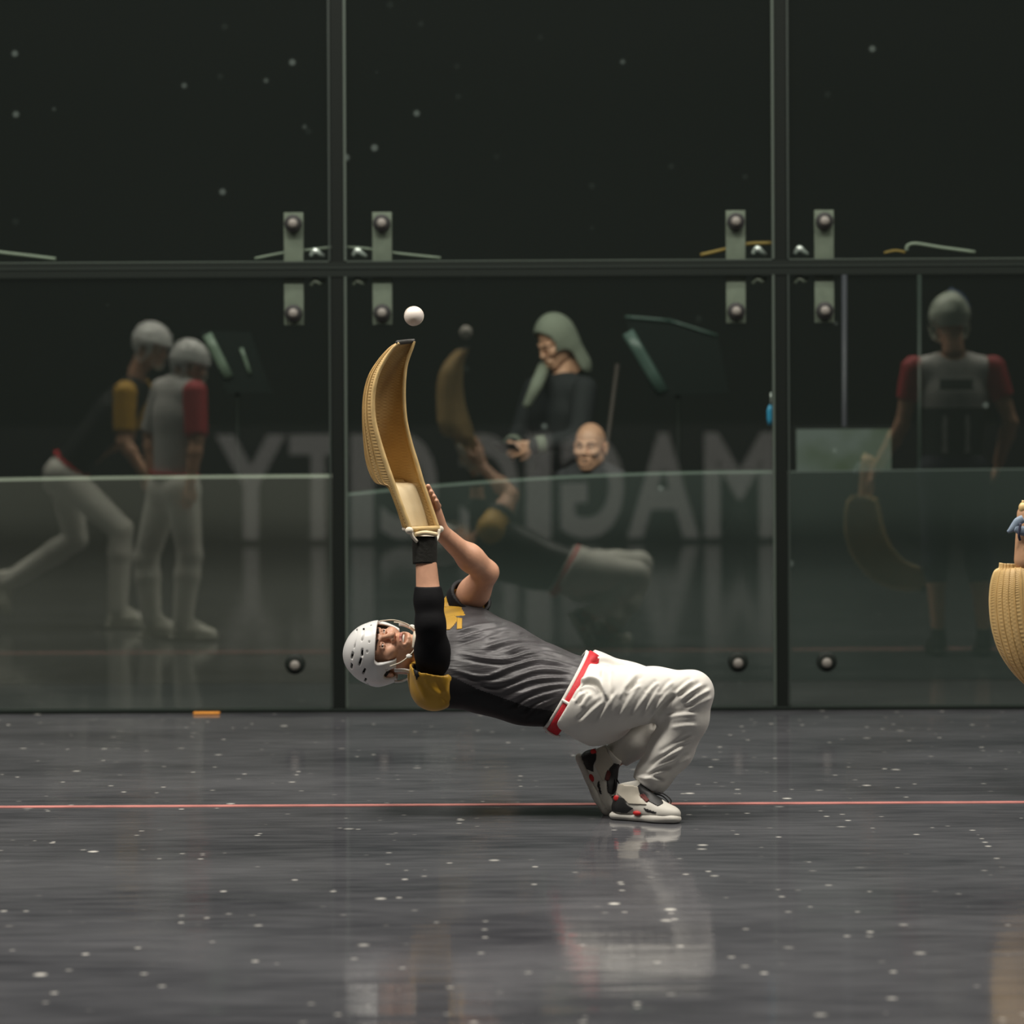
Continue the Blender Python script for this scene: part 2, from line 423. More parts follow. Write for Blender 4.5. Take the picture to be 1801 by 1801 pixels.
def wrinkle(V, Q, folds, limit=False):
    """folds: (polyline in photo pixels, width px, height m); pressed into the cloth along its normal on the near side"""
    N = vnormals(V, Q); px = PIX(V); D = np.zeros(len(V)); near = np.clip(-N[:, 1] * 2.0 + 0.3, 0, 1)
    for pts, w, h in folds:
        pts = [tuple(p) for p in catmull([np.array(p, float) for p in pts], 5)] if len(pts) > 2 else pts
        d, t = seg_dist(px, pts)
        D += h * np.exp(-(d / w) ** 2) * np.clip(np.minimum(t, 1 - t) * 6 + 0.15, 0, 1)
    D = np.clip(D, -0.0065, 0.008) if limit else D
    return V + N * (D * near)[:, None]
def in_poly(p, poly):
    r = np.zeros(len(p), bool); n = len(poly); j = n - 1
    for i in range(n):
        xi, yi = poly[i]; xj, yj = poly[j]
        c = ((yi > p[:, 1]) != (yj > p[:, 1])) & (p[:, 0] < (xj - xi) * (p[:, 1] - yi) / (yj - yi + 1e-12) + xi)
        r ^= c; j = i
    return r
def patch(name, V, Q, fmask, off, m, parent):
    """the chosen faces lifted off the surface as a thin panel with rim"""
    q = Q[fmask]; todo = list(range(len(q))); vf = {}
    for i, f in enumerate(q.tolist()):
        for v in f: vf.setdefault(v, []).append(i)
    seen = np.zeros(len(q), bool); comps = []
    for i in todo:            # separate pieces become separate panels
        if seen[i]: continue
        st = [i]; seen[i] = True; cmp_ = []
        while st:
            k = st.pop(); cmp_.append(k)
            for v in q[k]:
                for n in vf[v]:
                    if not seen[n]: seen[n] = True; st.append(n)
        if len(cmp_) >= 8: comps.append(cmp_)
    for cmp_ in comps: panel(name, V, Q, q[cmp_], off, m, parent)
def panel(name, V, Q, q, off, m, parent):
    N = vnormals(V, Q); used, inv = np.unique(q, return_inverse=True); inv = inv.reshape(q.shape); k = len(used)
    top = V[used] + N[used] * off; bot = V[used] - N[used] * 0.001
    e = np.concatenate([inv[:, [0, 1]], inv[:, [1, 2]], inv[:, [2, 3]], inv[:, [3, 0]]])
    es = set(map(tuple, e.tolist())); rim = [(b, a, a + k, b + k) for a, b in es if (b, a) not in es]
    return mesh_obj(name, np.concatenate([top, bot]), inv.tolist() + rim, m, parent)
def set_mats(o, idx):
    o.data.polygons.foreach_set('material_index', np.asarray(idx, np.int32)); o.data.update()

# ================================================================== the setting
M_FLOOR, M_GLASS = floor_mat(), glass_mat()
M_EDGE_LIT = mat('glass_edge_lit', (0.06, 0.078, 0.064), 0.4)  # pane edges glowing with light inside the glass, brightness put into the colour
M_EDGE_DIM = mat('glass_edge_dim', (0.022, 0.032, 0.026), 0.5)  # dimmer copy of the same glass edge, for sides that catch less light
M_POST = mat('dark_post', (0.006, 0.0085, 0.007), 0.6, spec=0.15)
M_SEAL = mat('black_seal', (0.009, 0.013, 0.0105), 0.55, spec=0.2)
M_STEEL = mat('dull_galvanised_steel', (0.175, 0.195, 0.155), 0.65, 0.0, var=0.15, vscale=14)
M_BOLT = mat('bolt_metal', (0.17, 0.16, 0.14), 0.5)
M_RING = mat('black_rubber', (0.008, 0.009, 0.008), 0.7)
M_CLIP = mat('bright_clip', (0.7, 0.75, 0.72), 0.25, 0.6)
M_RED = mat('red_line_paint', (0.42, 0.165, 0.145), 0.5, var=0.25, vscale=9)
M_DARKHALL = mat('dark_hall_paint', (0.012, 0.016, 0.014), 0.9)
M_BACKFLOOR = mat('dark_hall_floor', (0.02, 0.022, 0.021), 0.8)
M_BARRIER = mat('dark_barrier_board', (0.008, 0.008, 0.011), 0.7)
M_LETTER = mat('grey_lettering', (0.60, 0.57, 0.60), 0.7)
M_PAD = mat('grey_green_padding', (0.085, 0.105, 0.09), 0.6, bump=0.06, bscale=20)
M_PADTOP = mat('pale_padding_edge', (0.24, 0.26, 0.21), 0.5)
M_CABLE = mat('grey_cable', (0.17, 0.20, 0.155), 0.6)
M_YCABLE = mat('yellow_cable', (0.22, 0.14, 0.02), 0.6)

floor = box('floor', (-14, 1.0, -0.12), (14, 14.0, 0), M_FLOOR); tag(floor, 'dark grey polished court floor flecked with white marks', kind='structure')
bf = box('floor_behind_glass', (-14, 14.0, -0.14), (14, 24, -0.001), M_BACKFLOOR); tag(bf, 'dark hall floor behind the glass wall', kind='structure')
ff = box('floor_of_stands', (-14, -8, -0.14), (14, 1.0, -0.001), M_BACKFLOOR); tag(ff, 'dark floor on the camera side of the court', kind='structure')
hall = box('wall_hall', (-14, 23.6, 0), (14, 24, 9), M_DARKHALL); tag(hall, 'black wall of the hall far behind the glass', kind='structure')
rear = box('wall_stands', (-14, -8.2, 0), (14, -8, 9), M_DARKHALL); tag(rear, 'black wall behind the stands', kind='structure')
ceil = box('ceiling', (-14, -8.2, 9.0), (14, 24, 9.2), M_DARKHALL); tag(ceil, 'black ceiling of the hall', kind='structure')
Yl = 11.08
line = box('trim_1', (-14, Yl - 0.024, 0.0), (14, Yl + 0.024, 0.002), M_RED); tag(line, 'thin red line painted along the court floor', kind='structure')

# ---- glass wall: panes, posts, clamps
G = GLASS_Y
gx = lambda px, py=300: float(P(px, py, G)[0])
gz = lambda py: float(CAM_H - (py - CY) * G / FPX)
wall = empty('wall_back', (0, G, 0)); tag(wall, 'green tinted glass court wall of large clamped panes', kind='structure')
xl0, xl1, xr0, xr1 = gx(577), gx(608.5), gx(1357), gx(1387)
pitch = (xr0 + xr1) / 2 - (xl0 + xl1) / 2
cols = [(xl1 - 2 * pitch, xl0 - pitch), (xl1 - pitch, xl0), (xl1, xr0), (xr1, xr1 + (xr0 - xl1)), (xl1 + 2 * pitch, xr0 + 2 * pitch)]
z_bot0, z_bot1, z_top0, z_top1 = gz(1243), gz(485), gz(457), gz(457) + 2.02
TH = 0.019
for a, b in cols:
    for z0, z1 in ((z_bot0, z_bot1), (z_top0, z_top1), (z_top1 + 0.075, z_top1 + 2.1)):
        box('glass_pane', (a, G, z0), (b, G + TH, z1), M_GLASS, wall)
        for xe, mm in ((a, M_EDGE_LIT if a < 0 else M_EDGE_DIM), (b, M_EDGE_DIM if b < 0 else M_EDGE_LIT)):
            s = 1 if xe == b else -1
            w = 0.011 if mm is M_EDGE_LIT else 0.008
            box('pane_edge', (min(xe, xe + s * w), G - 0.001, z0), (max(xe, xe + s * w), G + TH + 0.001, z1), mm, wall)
        box('pane_edge', (a, G - 0.001, z0 - 0.005), (b, G + TH, z0), M_EDGE_DIM if z0 < 1 else M_EDGE_LIT, wall)
for a, b in zip(cols[:-1], cols[1:]):
    box('post', (a[1] + 0.012, G + 0.004, 0.0), (b[0] - 0.012, G + 0.16, 6.2), M_POST, wall)
box('channel', (cols[0][0], G + 0.001, z_bot1), (cols[-1][1], G + 0.06, z_top0 - 0.006), M_SEAL, wall)
box('channel_lip', (cols[0][0], G - 0.003, z_top0 - 0.034), (cols[-1][1], G + 0.001, z_top0 - 0.030), M_EDGE_DIM, wall)
box('channel', (cols[0][0], G + 0.001, z_top1), (cols[-1][1], G + 0.06, z_top1 + 0.07), M_SEAL, wall)
box('sill', (cols[0][0], G - 0.002, 0.0), (cols[-1][1], G + 0.06, z_bot0 - 0.006), M_SEAL, wall)
box('sill_lip', (cols[0][0], G - 0.006, z_bot0 - 0.010), (cols[-1][1], G - 0.002, z_bot0 - 0.006), M_EDGE_DIM, wall)
ctop = gz(457)
for seam in [(a[1] + b[0]) / 2 for a, b in zip(cols[:-1], cols[1:])]:
    for off in (-0.2, 0.2):
        x = seam + off
        for z0, z1, zb in ((z_top0 - 0.004, gz(371), gz(391)), (gz(570), z_bot1 - 0.004, gz(549))):
            pl = box('clamp_plate', (x - 0.044, G + 0.03, z0), (x + 0.044, G + 0.045, z1), M_STEEL, wall, bevel=0.003)
            lathe('washer', [(0.001, -0.004), (0.036, -0.004), (0.04, 0.002), (0.04, 0.03)], M_RING, pl, (0, 1, 0), (x, G - 0.004, zb))
            lathe('bolt', [(0.001, 0.014), (0.012, 0.013), (0.02, 0.008), (0.022, 0.0)], M_BOLT, pl, (0, -1, 0), (x, G - 0.006, zb), 18)
        fx = lathe('washer', [(0.001, 0.006), (0.038, 0.006), (0.046, 0.0), (0.046, -0.02)], M_SEAL, wall, (0, -1, 0), (x, G - 0.001, gz(1166)))
        lathe('bolt', [(0.001, 0.016), (0.014, 0.015), (0.021, 0.01), (0.023, 0.0)], M_BOLT, fx, (0, -1, 0), (x, G - 0.008, gz(1168)), 18)
    for s in (-1, 1):   # shiny anchor clips beside the post
        for zz, t in ((gz(444), 1), (gz(496), -1)):
            x = seam + s * 0.095
            v, f = tube_geo(catmull([A3(x - 0.028, G + 0.04, zz - 0.01), A3(x - 0.008, G + 0.03, zz + 0.014), A3(x + 0.012, G + 0.035, zz), A3(x + 0.03, G + 0.05, zz - 0.012 * t)], 5), [0.010, 0.015, 0.012, 0.009], 10)
            mesh_obj('anchor_clip', v, f, M_CLIP if t > 0 else M_STEEL, wall)

# cables lying along the beam behind the glass
def cable(pix, m, r, label, Y=G + 0.062):
    o = tube('cable', [P(x, y, Y) for x, y in pix], r, m, None, 8, 6); tag(o, label, 'cable'); return o
cable([(-60, 434), (0, 444), (50, 450), (98, 456)], M_CABLE, 0.009, 'grey cable sagging onto the beam at the far left')
cable([(448, 455), (500, 445), (560, 438), (590, 435), (640, 437), (700, 446), (775, 454)], M_CABLE, 0.007, 'pale grey cable bowed over the beam between the left pair of clamps')
cable([(1232, 449), (1270, 440), (1310, 430), (1340, 428), (1380, 428)], M_YCABLE, 0.009, 'yellow cable bowed over the beam by the right-hand post')
cable([(1555, 445), (1575, 441), (1592, 444)], M_YCABLE, 0.006, 'short loop of yellow cable lying on the beam at the right')
cable([(1594, 441), (1597, 432), (1612, 429), (1650, 435), (1715, 444)], M_CABLE, 0.009, 'grey cable end curling up from the beam at the right')

# ---- dark board along the near edge of the court, lettered towards the court (seen mirrored in the glass)
board = empty('wall_board', (0, 0.97, 0)); tag(board, 'dark boards along the spectator side of the court with big pale letters', kind='structure')
box('board_panel', (-9, 0.94, 0.0), (9, 1.0, 1.02), M_BARRIER, board, bevel=0.01)
box('board_cap', (-9, 0.93, 1.02), (9, 1.01, 1.05), M_POST, board, bevel=0.008)
def letter(ch, pr, pl, ptop=762, pbot=950):
    cu = bpy.data.curves.new('letter', 'FONT'); cu.body = ch; cu.extrude = 0.0; cu.offset = 0.028; cu.size = 1.0; cu.resolution_u = 6
    to = bpy.data.objects.new('t', cu); col.objects.link(to)
    dg = bpy.context.evaluated_depsgraph_get(); me = bpy.data.meshes.new_from_object(to.evaluated_get(dg))
    bpy.data.objects.remove(to); bpy.data.curves.remove(cu)
    v = np.array([x.co[:] for x in me.vertices]); f = [tuple(p.vertices) for p in me.polygons]; bpy.data.meshes.remove(me)
    lo, hi = v.min(0), v.max(0)
    d = 27.0; X1 = (pr - CX) * d / FPX; X0 = (pl - CX) * d / FPX
    z1 = CAM_H - (ptop - CY) * d / FPX; z0 = max(0.035, CAM_H - (pbot - CY) * d / FPX)
    u = (v[:, 0] - lo[0]) / (hi[0] - lo[0]); w = (v[:, 1] - lo[1]) / (hi[1] - lo[1])
    k = len(v)
    front = np.stack([X1 + (X0 - X1) * u, np.full(k, 1.006), z0 + (z1 - z0) * w], 1); back = front - A3(0, 0.007, 0)
    es = set()
    for p in f:
        for i in range(len(p)): es.add((p[i], p[(i + 1) % len(p)]))
    rim = [(b, a, a + k, b + k) for a, b in es if (b, a) not in es]
    o = mesh_obj('letter', np.concatenate([front, back]), f + rim, M_LETTER, board, smooth=False)
for ch, pr, pl in (('M', 1362, 1238), ('A', 1228, 1102), ('G', 1096, 985), ('I', 968, 924), ('C', 910, 808), ('C', 768, 668), ('I', 656, 616), ('T', 640 - 32, 508), ('Y', 502, 378)):
    letter(ch, pr, pl)

# ---- things standing in the hall behind the glass
bz = lambda py, Y: float(CAM_H - (py - CY) * Y / FPX)
bx = lambda px, Y: float((px - CX) * Y / FPX)
def padded(pxa, pxb, pya, pyb, Y, m, mtop, label, rt, h2=0.0):
    """low padded barrier with a rounded top whose height runs from pya to pyb"""
    xa, xb = bx(pxa, Y), bx(pxb, Y); n = 24
    r = empty('low_barrier', ((xa + xb) / 2, Y, 0)); tag(r, label, 'barrier', 'low barriers behind the glass')
    xs = np.linspace(xa, xb, n + 1); t = np.linspace(0, 1, n + 1)
    zs = np.array([bz(pya + (pyb - pya) * q, Y) for q in (1 - (1 - t) ** 2.2)])
    V = []; F = []
    for x, z in zip(xs, zs): V += [(x, Y, 0), (x, Y, z), (x, Y + 0.10, z), (x, Y + 0.10, 0)]
    for i in range(n):
        a, b = i * 4, i * 4 + 4
        for k in range(4): F.append((a + k, a + (k + 1) % 4, b + (k + 1) % 4, b + k))
    F += [(3, 2, 1, 0), tuple(4 * n + k for k in range(4))]
    mesh_obj('panel', V, F, m, r, smooth=False)
    tube('top_roll', np.stack([xs, np.full(n + 1, Y + 0.035), zs - rt * 0.35], 1), rt, mtop, r, 12, curve=False)
    return r
M_PADG = mat('green_padding', (0.022, 0.033, 0.029), 0.6, bump=0.05, bscale=20)
M_PADW = mat('warm_grey_padding', (0.045, 0.045, 0.038), 0.6, bump=0.05, bscale=20)
M_PADTOP2 = mat('green_padding_edge', (0.075, 0.105, 0.085), 0.5)
M_PADTOP3 = mat('dark_green_padding_edge', (0.045, 0.060, 0.052), 0.5)
padded(-260, 588, 846, 838, 15.3, M_PADW, M_PADTOP, 'low grey padded barrier with a pale top behind the left glass panes', 0.022)
padded(596, 1366, 872, 834, 15.3, M_PADG, M_PADTOP2, 'low green padded barrier with a sagging left end behind the middle pane', 0.02)
padded(1376, 2250, 833, 829, 15.3, M_PADG, M_PADTOP3, 'low dark green padded barrier behind the right glass pane', 0.01)

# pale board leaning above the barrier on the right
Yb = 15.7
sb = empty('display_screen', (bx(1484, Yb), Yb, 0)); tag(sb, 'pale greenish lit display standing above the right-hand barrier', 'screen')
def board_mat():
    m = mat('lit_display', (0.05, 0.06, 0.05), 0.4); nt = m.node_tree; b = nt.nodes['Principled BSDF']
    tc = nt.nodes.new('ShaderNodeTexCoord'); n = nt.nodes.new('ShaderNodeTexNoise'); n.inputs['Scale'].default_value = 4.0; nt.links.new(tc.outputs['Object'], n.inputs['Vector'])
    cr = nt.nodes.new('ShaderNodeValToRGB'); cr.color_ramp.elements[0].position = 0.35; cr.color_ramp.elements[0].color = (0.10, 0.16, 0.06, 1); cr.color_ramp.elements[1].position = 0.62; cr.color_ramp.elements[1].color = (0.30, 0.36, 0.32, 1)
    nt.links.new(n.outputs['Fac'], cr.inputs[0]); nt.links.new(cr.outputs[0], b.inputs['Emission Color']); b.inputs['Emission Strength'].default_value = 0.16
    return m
box('bezel', (bx(1396, Yb), Yb + 0.004, bz(850, Yb)), (bx(1571, Yb), Yb + 0.045, bz(753, Yb)), M_POST, sb, bevel=0.003)
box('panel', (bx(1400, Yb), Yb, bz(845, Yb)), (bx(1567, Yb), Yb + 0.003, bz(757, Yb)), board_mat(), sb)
for px in (1425, 1540): box('leg', (bx(px, Yb) - 0.015, Yb + 0.046, 0), (bx(px, Yb) + 0.015, Yb + 0.08, bz(770, Yb)), M_POST, sb)

# tilted clear screens on stands
M_ACR = mat('dim_clear_screen', (0.006, 0.010, 0.009), 0.35); M_ACRE = mat('screen_edge', (0.06, 0.10, 0.085), 0.35); M_ACRE2 = mat('pale_screen_edge', (0.12, 0.16, 0.12), 0.4)
def screen(pts, strips, Y, label, me):
    c = np.mean([P(x, y, Y) for x, y in pts], 0); r = empty('tilted_screen', (c[0], Y, 0)); tag(r, label, 'screen')
    V = [P(x, y, Y) for x, y in pts]; k = len(V); W = [v + A3(0, 0.012, 0) for v in V]
    F = [tuple(range(k)), tuple(range(2 * k - 1, k - 1, -1))] + [(i, i + k, (i + 1) % k + k, (i + 1) % k) for i in range(k)]
    mesh_obj('pane', V + W, F, M_ACR, r, smooth=False)
    for (a, b, w) in strips:
        tube('edge_strip', [P(*a, Y - 0.012), P(*b, Y - 0.012)], w * Y / FPX / 2, me, r, 8, 3, flat=0.3, ref=(0, 1, 0))
    p = P(np.mean([q[0] for q in pts]), max(q[1] for q in pts) - 6, Y + 0.03)
    tube('stand', [p, A3(p[0], p[1], 0.01)], 0.014, M_POST, r, 8, 2)
    lathe('foot', [(0.2, 0), (0.2, 0.012), (0.03, 0.03)], M_POST, r, (0, 0, 1), (p[0], p[1], 0.0))
screen([(1098, 556), (1170, 562), (1262, 590), (1282, 690), (1150, 697)], [((1104, 584), (1166, 690), 22), ((1100, 557), (1180, 564), 5), ((1180, 564), (1262, 590), 4)], 16.4, 'dim clear screen with a green edge, tilted above the middle barrier', M_ACRE)
screen([(352, 582), (440, 584), (478, 690), (400, 692)], [((364, 588), (402, 664), 18), ((424, 612), (440, 658), 7)], 16.4, 'dim clear screen with two pale green edges behind the left panes', M_ACRE2)
def pole(px, y0, y1, Y, w, m, label, lean=0):
    a, b = P(px, y0, Y), P(px - lean, y1, Y); a2 = b + (b - a) / (b[2] - a[2]) * (0.0 - b[2])
    o = tube('thin_pole', [a, a2], w * Y / FPX / 2, m, None, 8, 2); tag(o, label, 'pole')
pole(1485, 470, 700, 16.2, 9, mat('lilac_metal', (0.06, 0.058, 0.075), 0.4), 'thin lilac grey upright pole beside the rightmost clamp')
pole(1617, 468, 620, 16.2, 6, mat('green_metal', (0.025, 0.038, 0.03), 0.4), 'thin green upright pole behind the right pane')
pole(1086, 640, 702, 16.0, 8, mat('brown_stick', (0.03, 0.02, 0.015), 0.6), 'short brown stick leaning beside the tilted green screen', lean=8)
# blue tag hanging on the pane edge
tagm = mat('blue_plastic', (0.03, 0.28, 0.5), 0.4)
bt = empty('blue_tag', P(1355, 765, G + 0.05)); tag(bt, 'small bright blue tag hanging beside the right-hand post', 'tag')
v, f = tube_geo(np.array([P(1355, y, G + 0.045) for y in (712, 722, 738, 748)]), [0.008, 0.017, 0.016, 0.012], 10, 0.4, (0, 1, 0))
mesh_obj('strip', v, f, tagm, bt)
mesh_obj('cord', *tube_geo(np.array([P(1356, y, G + 0.045) for y in (690, 702, 714)]), 0.004, 6), M_CLIP, bt)
# orange strip lying against the foot of the glass
os_ = box('orange_strip', (gx(342, 1253), G - 0.05, 0.002), (gx(388, 1253), G - 0.02, 0.010), mat('orange_plastic', (0.75, 0.30, 0.04), 0.5), None, bevel=0.002)
tag(os_, 'small orange strip lying along the foot of the glass', 'strip')

# ================================================================== materials for people
M_SKIN = mat('skin', (0.62, 0.34, 0.22), 0.45, bump=0.05, bscale=120, var=0.12, vscale=18)
M_LIP = mat('lip', (0.42, 0.15, 0.115), 0.4)
M_TEETH = mat('teeth', (0.78, 0.74, 0.66), 0.25)
M_EYE = mat('eye_white', (0.72, 0.68, 0.62), 0.2)
M_IRIS = mat('dark_iris', (0.025, 0.015, 0.01), 0.15)
M_BROW = mat('dark_hair', (0.025, 0.014, 0.009), 0.8)
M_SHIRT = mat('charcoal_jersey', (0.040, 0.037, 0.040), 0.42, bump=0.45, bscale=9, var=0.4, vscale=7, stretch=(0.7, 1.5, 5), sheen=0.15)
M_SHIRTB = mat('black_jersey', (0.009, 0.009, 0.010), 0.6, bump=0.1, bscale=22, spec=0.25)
M_YEL = mat('yellow_jersey', (0.50, 0.275, 0.012), 0.5, bump=0.12, bscale=26, sheen=0.1)
M_COMP = mat('black_compression_sleeve', (0.006, 0.006, 0.007), 0.7, spec=0.15, bump=0.05, bscale=60)
M_WRAP = mat('dark_wrist_wrap', (0.022, 0.022, 0.019), 0.85, spec=0.2, bump=0.25, bscale=90)
M_PANTS = mat('white_trousers', (0.70, 0.68, 0.625), 0.75, bump=0.22, bscale=12, sheen=0.1)
M_SASH = mat('red_sash', (0.52, 0.012, 0.022), 0.6, bump=0.2, bscale=70)
M_WHITE = mat('white_cloth', (0.75, 0.73, 0.68), 0.7)
M_SHELL = mat('white_helmet_shell', (0.72, 0.72, 0.70), 0.28, var=0.04)
M_LINER = mat('dark_helmet_liner', (0.02, 0.018, 0.016), 0.9)
M_STRAP = mat('cream_strap', (0.52, 0.47, 0.37), 0.65)
M_SHOEW = mat('white_shoe_leather', (0.66, 0.64, 0.57), 0.5)
M_SHOEC = mat('cream_shoe_leather', (0.55, 0.51, 0.42), 0.5)
M_SHOEB = mat('black_shoe_panel', (0.015, 0.015, 0.015), 0.5)
M_SHOER = mat('red_shoe_accent', (0.55, 0.02, 0.02), 0.45)
M_SHOED = mat('dark_red_shoe_lining', (0.12, 0.018, 0.014), 0.7)
M_WICK = wicker_mat('wicker_reed', (0.40, 0.25, 0.085), (0.66, 0.46, 0.20))
M_RIB = mat('chestnut_rib', (0.52, 0.34, 0.13), 0.5, var=0.25, vscale=20)
M_RIM = mat('pale_rim_wood', (0.66, 0.47, 0.21), 0.42, var=0.15, vscale=25)
M_PADC = mat('cream_leather_pad', (0.78, 0.63, 0.38), 0.5, bump=0.1, bscale=40)
M_TIP = mat('black_tape', (0.025, 0.023, 0.02), 0.55)
M_ROPE = mat('white_rope', (0.72, 0.66, 0.54), 0.7, bump=0.2, bscale=90)

def add_tris(meshes):
    """join several (verts, quads) into one mesh"""
    V, Q, o = [], [], 0
    for v, q in meshes: V.append(v); Q.append(q + o); o += len(v)
    return np.concatenate(V), np.concatenate(Q)
def axes(fwd, up):
    """matrix from head space (x left, y back, z up) to world"""
    f = nrm(fwd); u = np.asarray(up, float); u = nrm(u - f * (u @ f)); l = np.cross(u, f)
    return np.stack([l, -f, u], 1)

# ---------------------------------------------------------------- head and face in head space
def head_mesh(h=0.0022, grin=True):
    F = Field((-0.11, -0.15, -0.19), (0.11, 0.13, 0.14), h)
    F.ell((0, 0.012, 0.03), (0.075, 0.095, 0.092), k=0)
    F.ell((0, -0.028, -0.04), (0.058, 0.062, 0.072), k=0.03)
    F.cap((0, 0.02, -0.05), (0, 0.03, -0.18), 0.056, 0.058, k=0.03)
    for s in (-1, 1):
        F.cap((s * 0.052, 0.0, -0.06), (s * 0.016, -0.066, -0.104), 0.018, 0.016, k=0.022)
        F.ell((s * 0.042, -0.064, -0.022), (0.024, 0.020, 0.018), k=0.02)
        F.cap((s * 0.046, -0.072, 0.020), (s * 0.012, -0.088, 0.017), 0.010, 0.011, k=0.012)
    F.ell((0, -0.080, -0.105), (0.021, 0.017, 0.016), k=0.018)
    F.cap((0, -0.088, 0.012), (0, -0.110, -0.028), 0.0075, 0.010, k=0.012)
    F.ell((0, -0.112, -0.031), (0.0115, 0.011, 0.010), k=0.008)
    for s in (-1, 1):
        F.ell((s * 0.0135, -0.101, -0.034), (0.008, 0.011, 0.008), k=0.006)
        F.ell((s * 0.007, -0.109, -0.0415), (0.004, 0.006, 0.003), k=0.003, sub=True)
        F.ell((s * 0.031, -0.098, 0.001), (0.0165, 0.017, 0.0088), k=0.008, sub=True)
    if grin:
        for s in (-1, 1):   # cheeks pushed up, folds beside the nose
            F.ell((s * 0.036, -0.076, -0.030), (0.018, 0.016, 0.015), k=0.014)
            F.cap((s * 0.018, -0.101, -0.040), (s * 0.040, -0.078, -0.074), 0.0034, 0.0034, k=0.005, sub=True)
        F.ell((0, -0.086, -0.072), (0.032, 0.022, 0.026), k=0.014)
        F.ell((0, -0.106, -0.0735), (0.0265, 0.018, 0.0115), k=0.004, sub=True)
    else: F.ell((0, -0.086, -0.062), (0.024, 0.018, 0.016), k=0.014)
    up = [(-0.031, -0.082, -0.071), (-0.016, -0.101, -0.0615), (0, -0.106, -0.0595), (0.016, -0.101, -0.0615), (0.031, -0.082, -0.071)]
    lo = [(-0.031, -0.082, -0.073), (-0.017, -0.096, -0.0855), (0, -0.101, -0.0880), (0.017, -0.096, -0.0855), (0.031, -0.082, -0.073)]
    F.chain([(p, 0.0038) for p in up], k=0.005); F.chain([(p, 0.0045) for p in lo], k=0.006)
    for s in (-1, 1):
        F.chain([((s * 0.047, -0.074, 0.001), 0.0025), ((s * 0.040, -0.0858, 0.0050), 0.0028), ((s * 0.031, -0.0908, 0.0066), 0.0029), ((s * 0.021, -0.0893, 0.0042), 0.0027), ((s * 0.016, -0.086, -0.001), 0.0025)], k=0.004)
        F.chain([((s * 0.047, -0.074, 0.001), 0.0025), ((s * 0.039, -0.0853, -0.0044), 0.0028), ((s * 0.030, -0.0894, -0.0058), 0.0028), ((s * 0.020, -0.088, -0.0045), 0.0025)], k=0.004)
        F.ell((s * 0.080, 0.014, -0.012), (0.0075, 0.019, 0.031), k=0.006)
        F.ell((s * 0.088, 0.010, -0.008), (0.006, 0.011, 0.018), k=0.004, sub=True)
        F.chain([((s * 0.083, 0.0, -0.034), 0.004), ((s * 0.086, 0.030, 0.0), 0.004), ((s * 0.086, 0.018, 0.018), 0.004), ((s * 0.083, 0.0, 0.010), 0.0035)], k=0.004)
    return F.mesh(2), up, lo
HEAD, LIP_U, LIP_L = head_mesh()

def place_head(R, c, root, main=True):
    """eyes, teeth and brows of a head whose mesh is joined into the body"""
    T = lambda p: np.asarray(p, float) @ R.T + c
    for s in (-1, 1):
        e = sphere('eye', T((s * 0.031, -0.0785, 0.0)), 0.0122, M_EYE, root, 18)
        sphere('iris', T((s * 0.0325, -0.0866, 0.0008)), 0.0054, M_IRIS, e, 12)
        tube('eyebrow', [T((s * 0.048, -0.078, 0.021)), T((s * 0.036, -0.0905, 0.0235)), T((s * 0.020, -0.0965, 0.021)), T((s * 0.013, -0.0985, 0.017))], [0.0025, 0.005, 0.0055, 0.004], M_BROW, root, 8, 5, 0.6)
    pts = [T((0.021 * math.sin(a), -0.070 - 0.0265 * math.cos(a), -0.0690)) for a in np.linspace(-1.25, 1.25, 13)]
    v, f = tube_geo(np.array(pts), 0.0068, 8, 0.6, R[:, 2]); mesh_obj('teeth', v, f, M_TEETH, root)

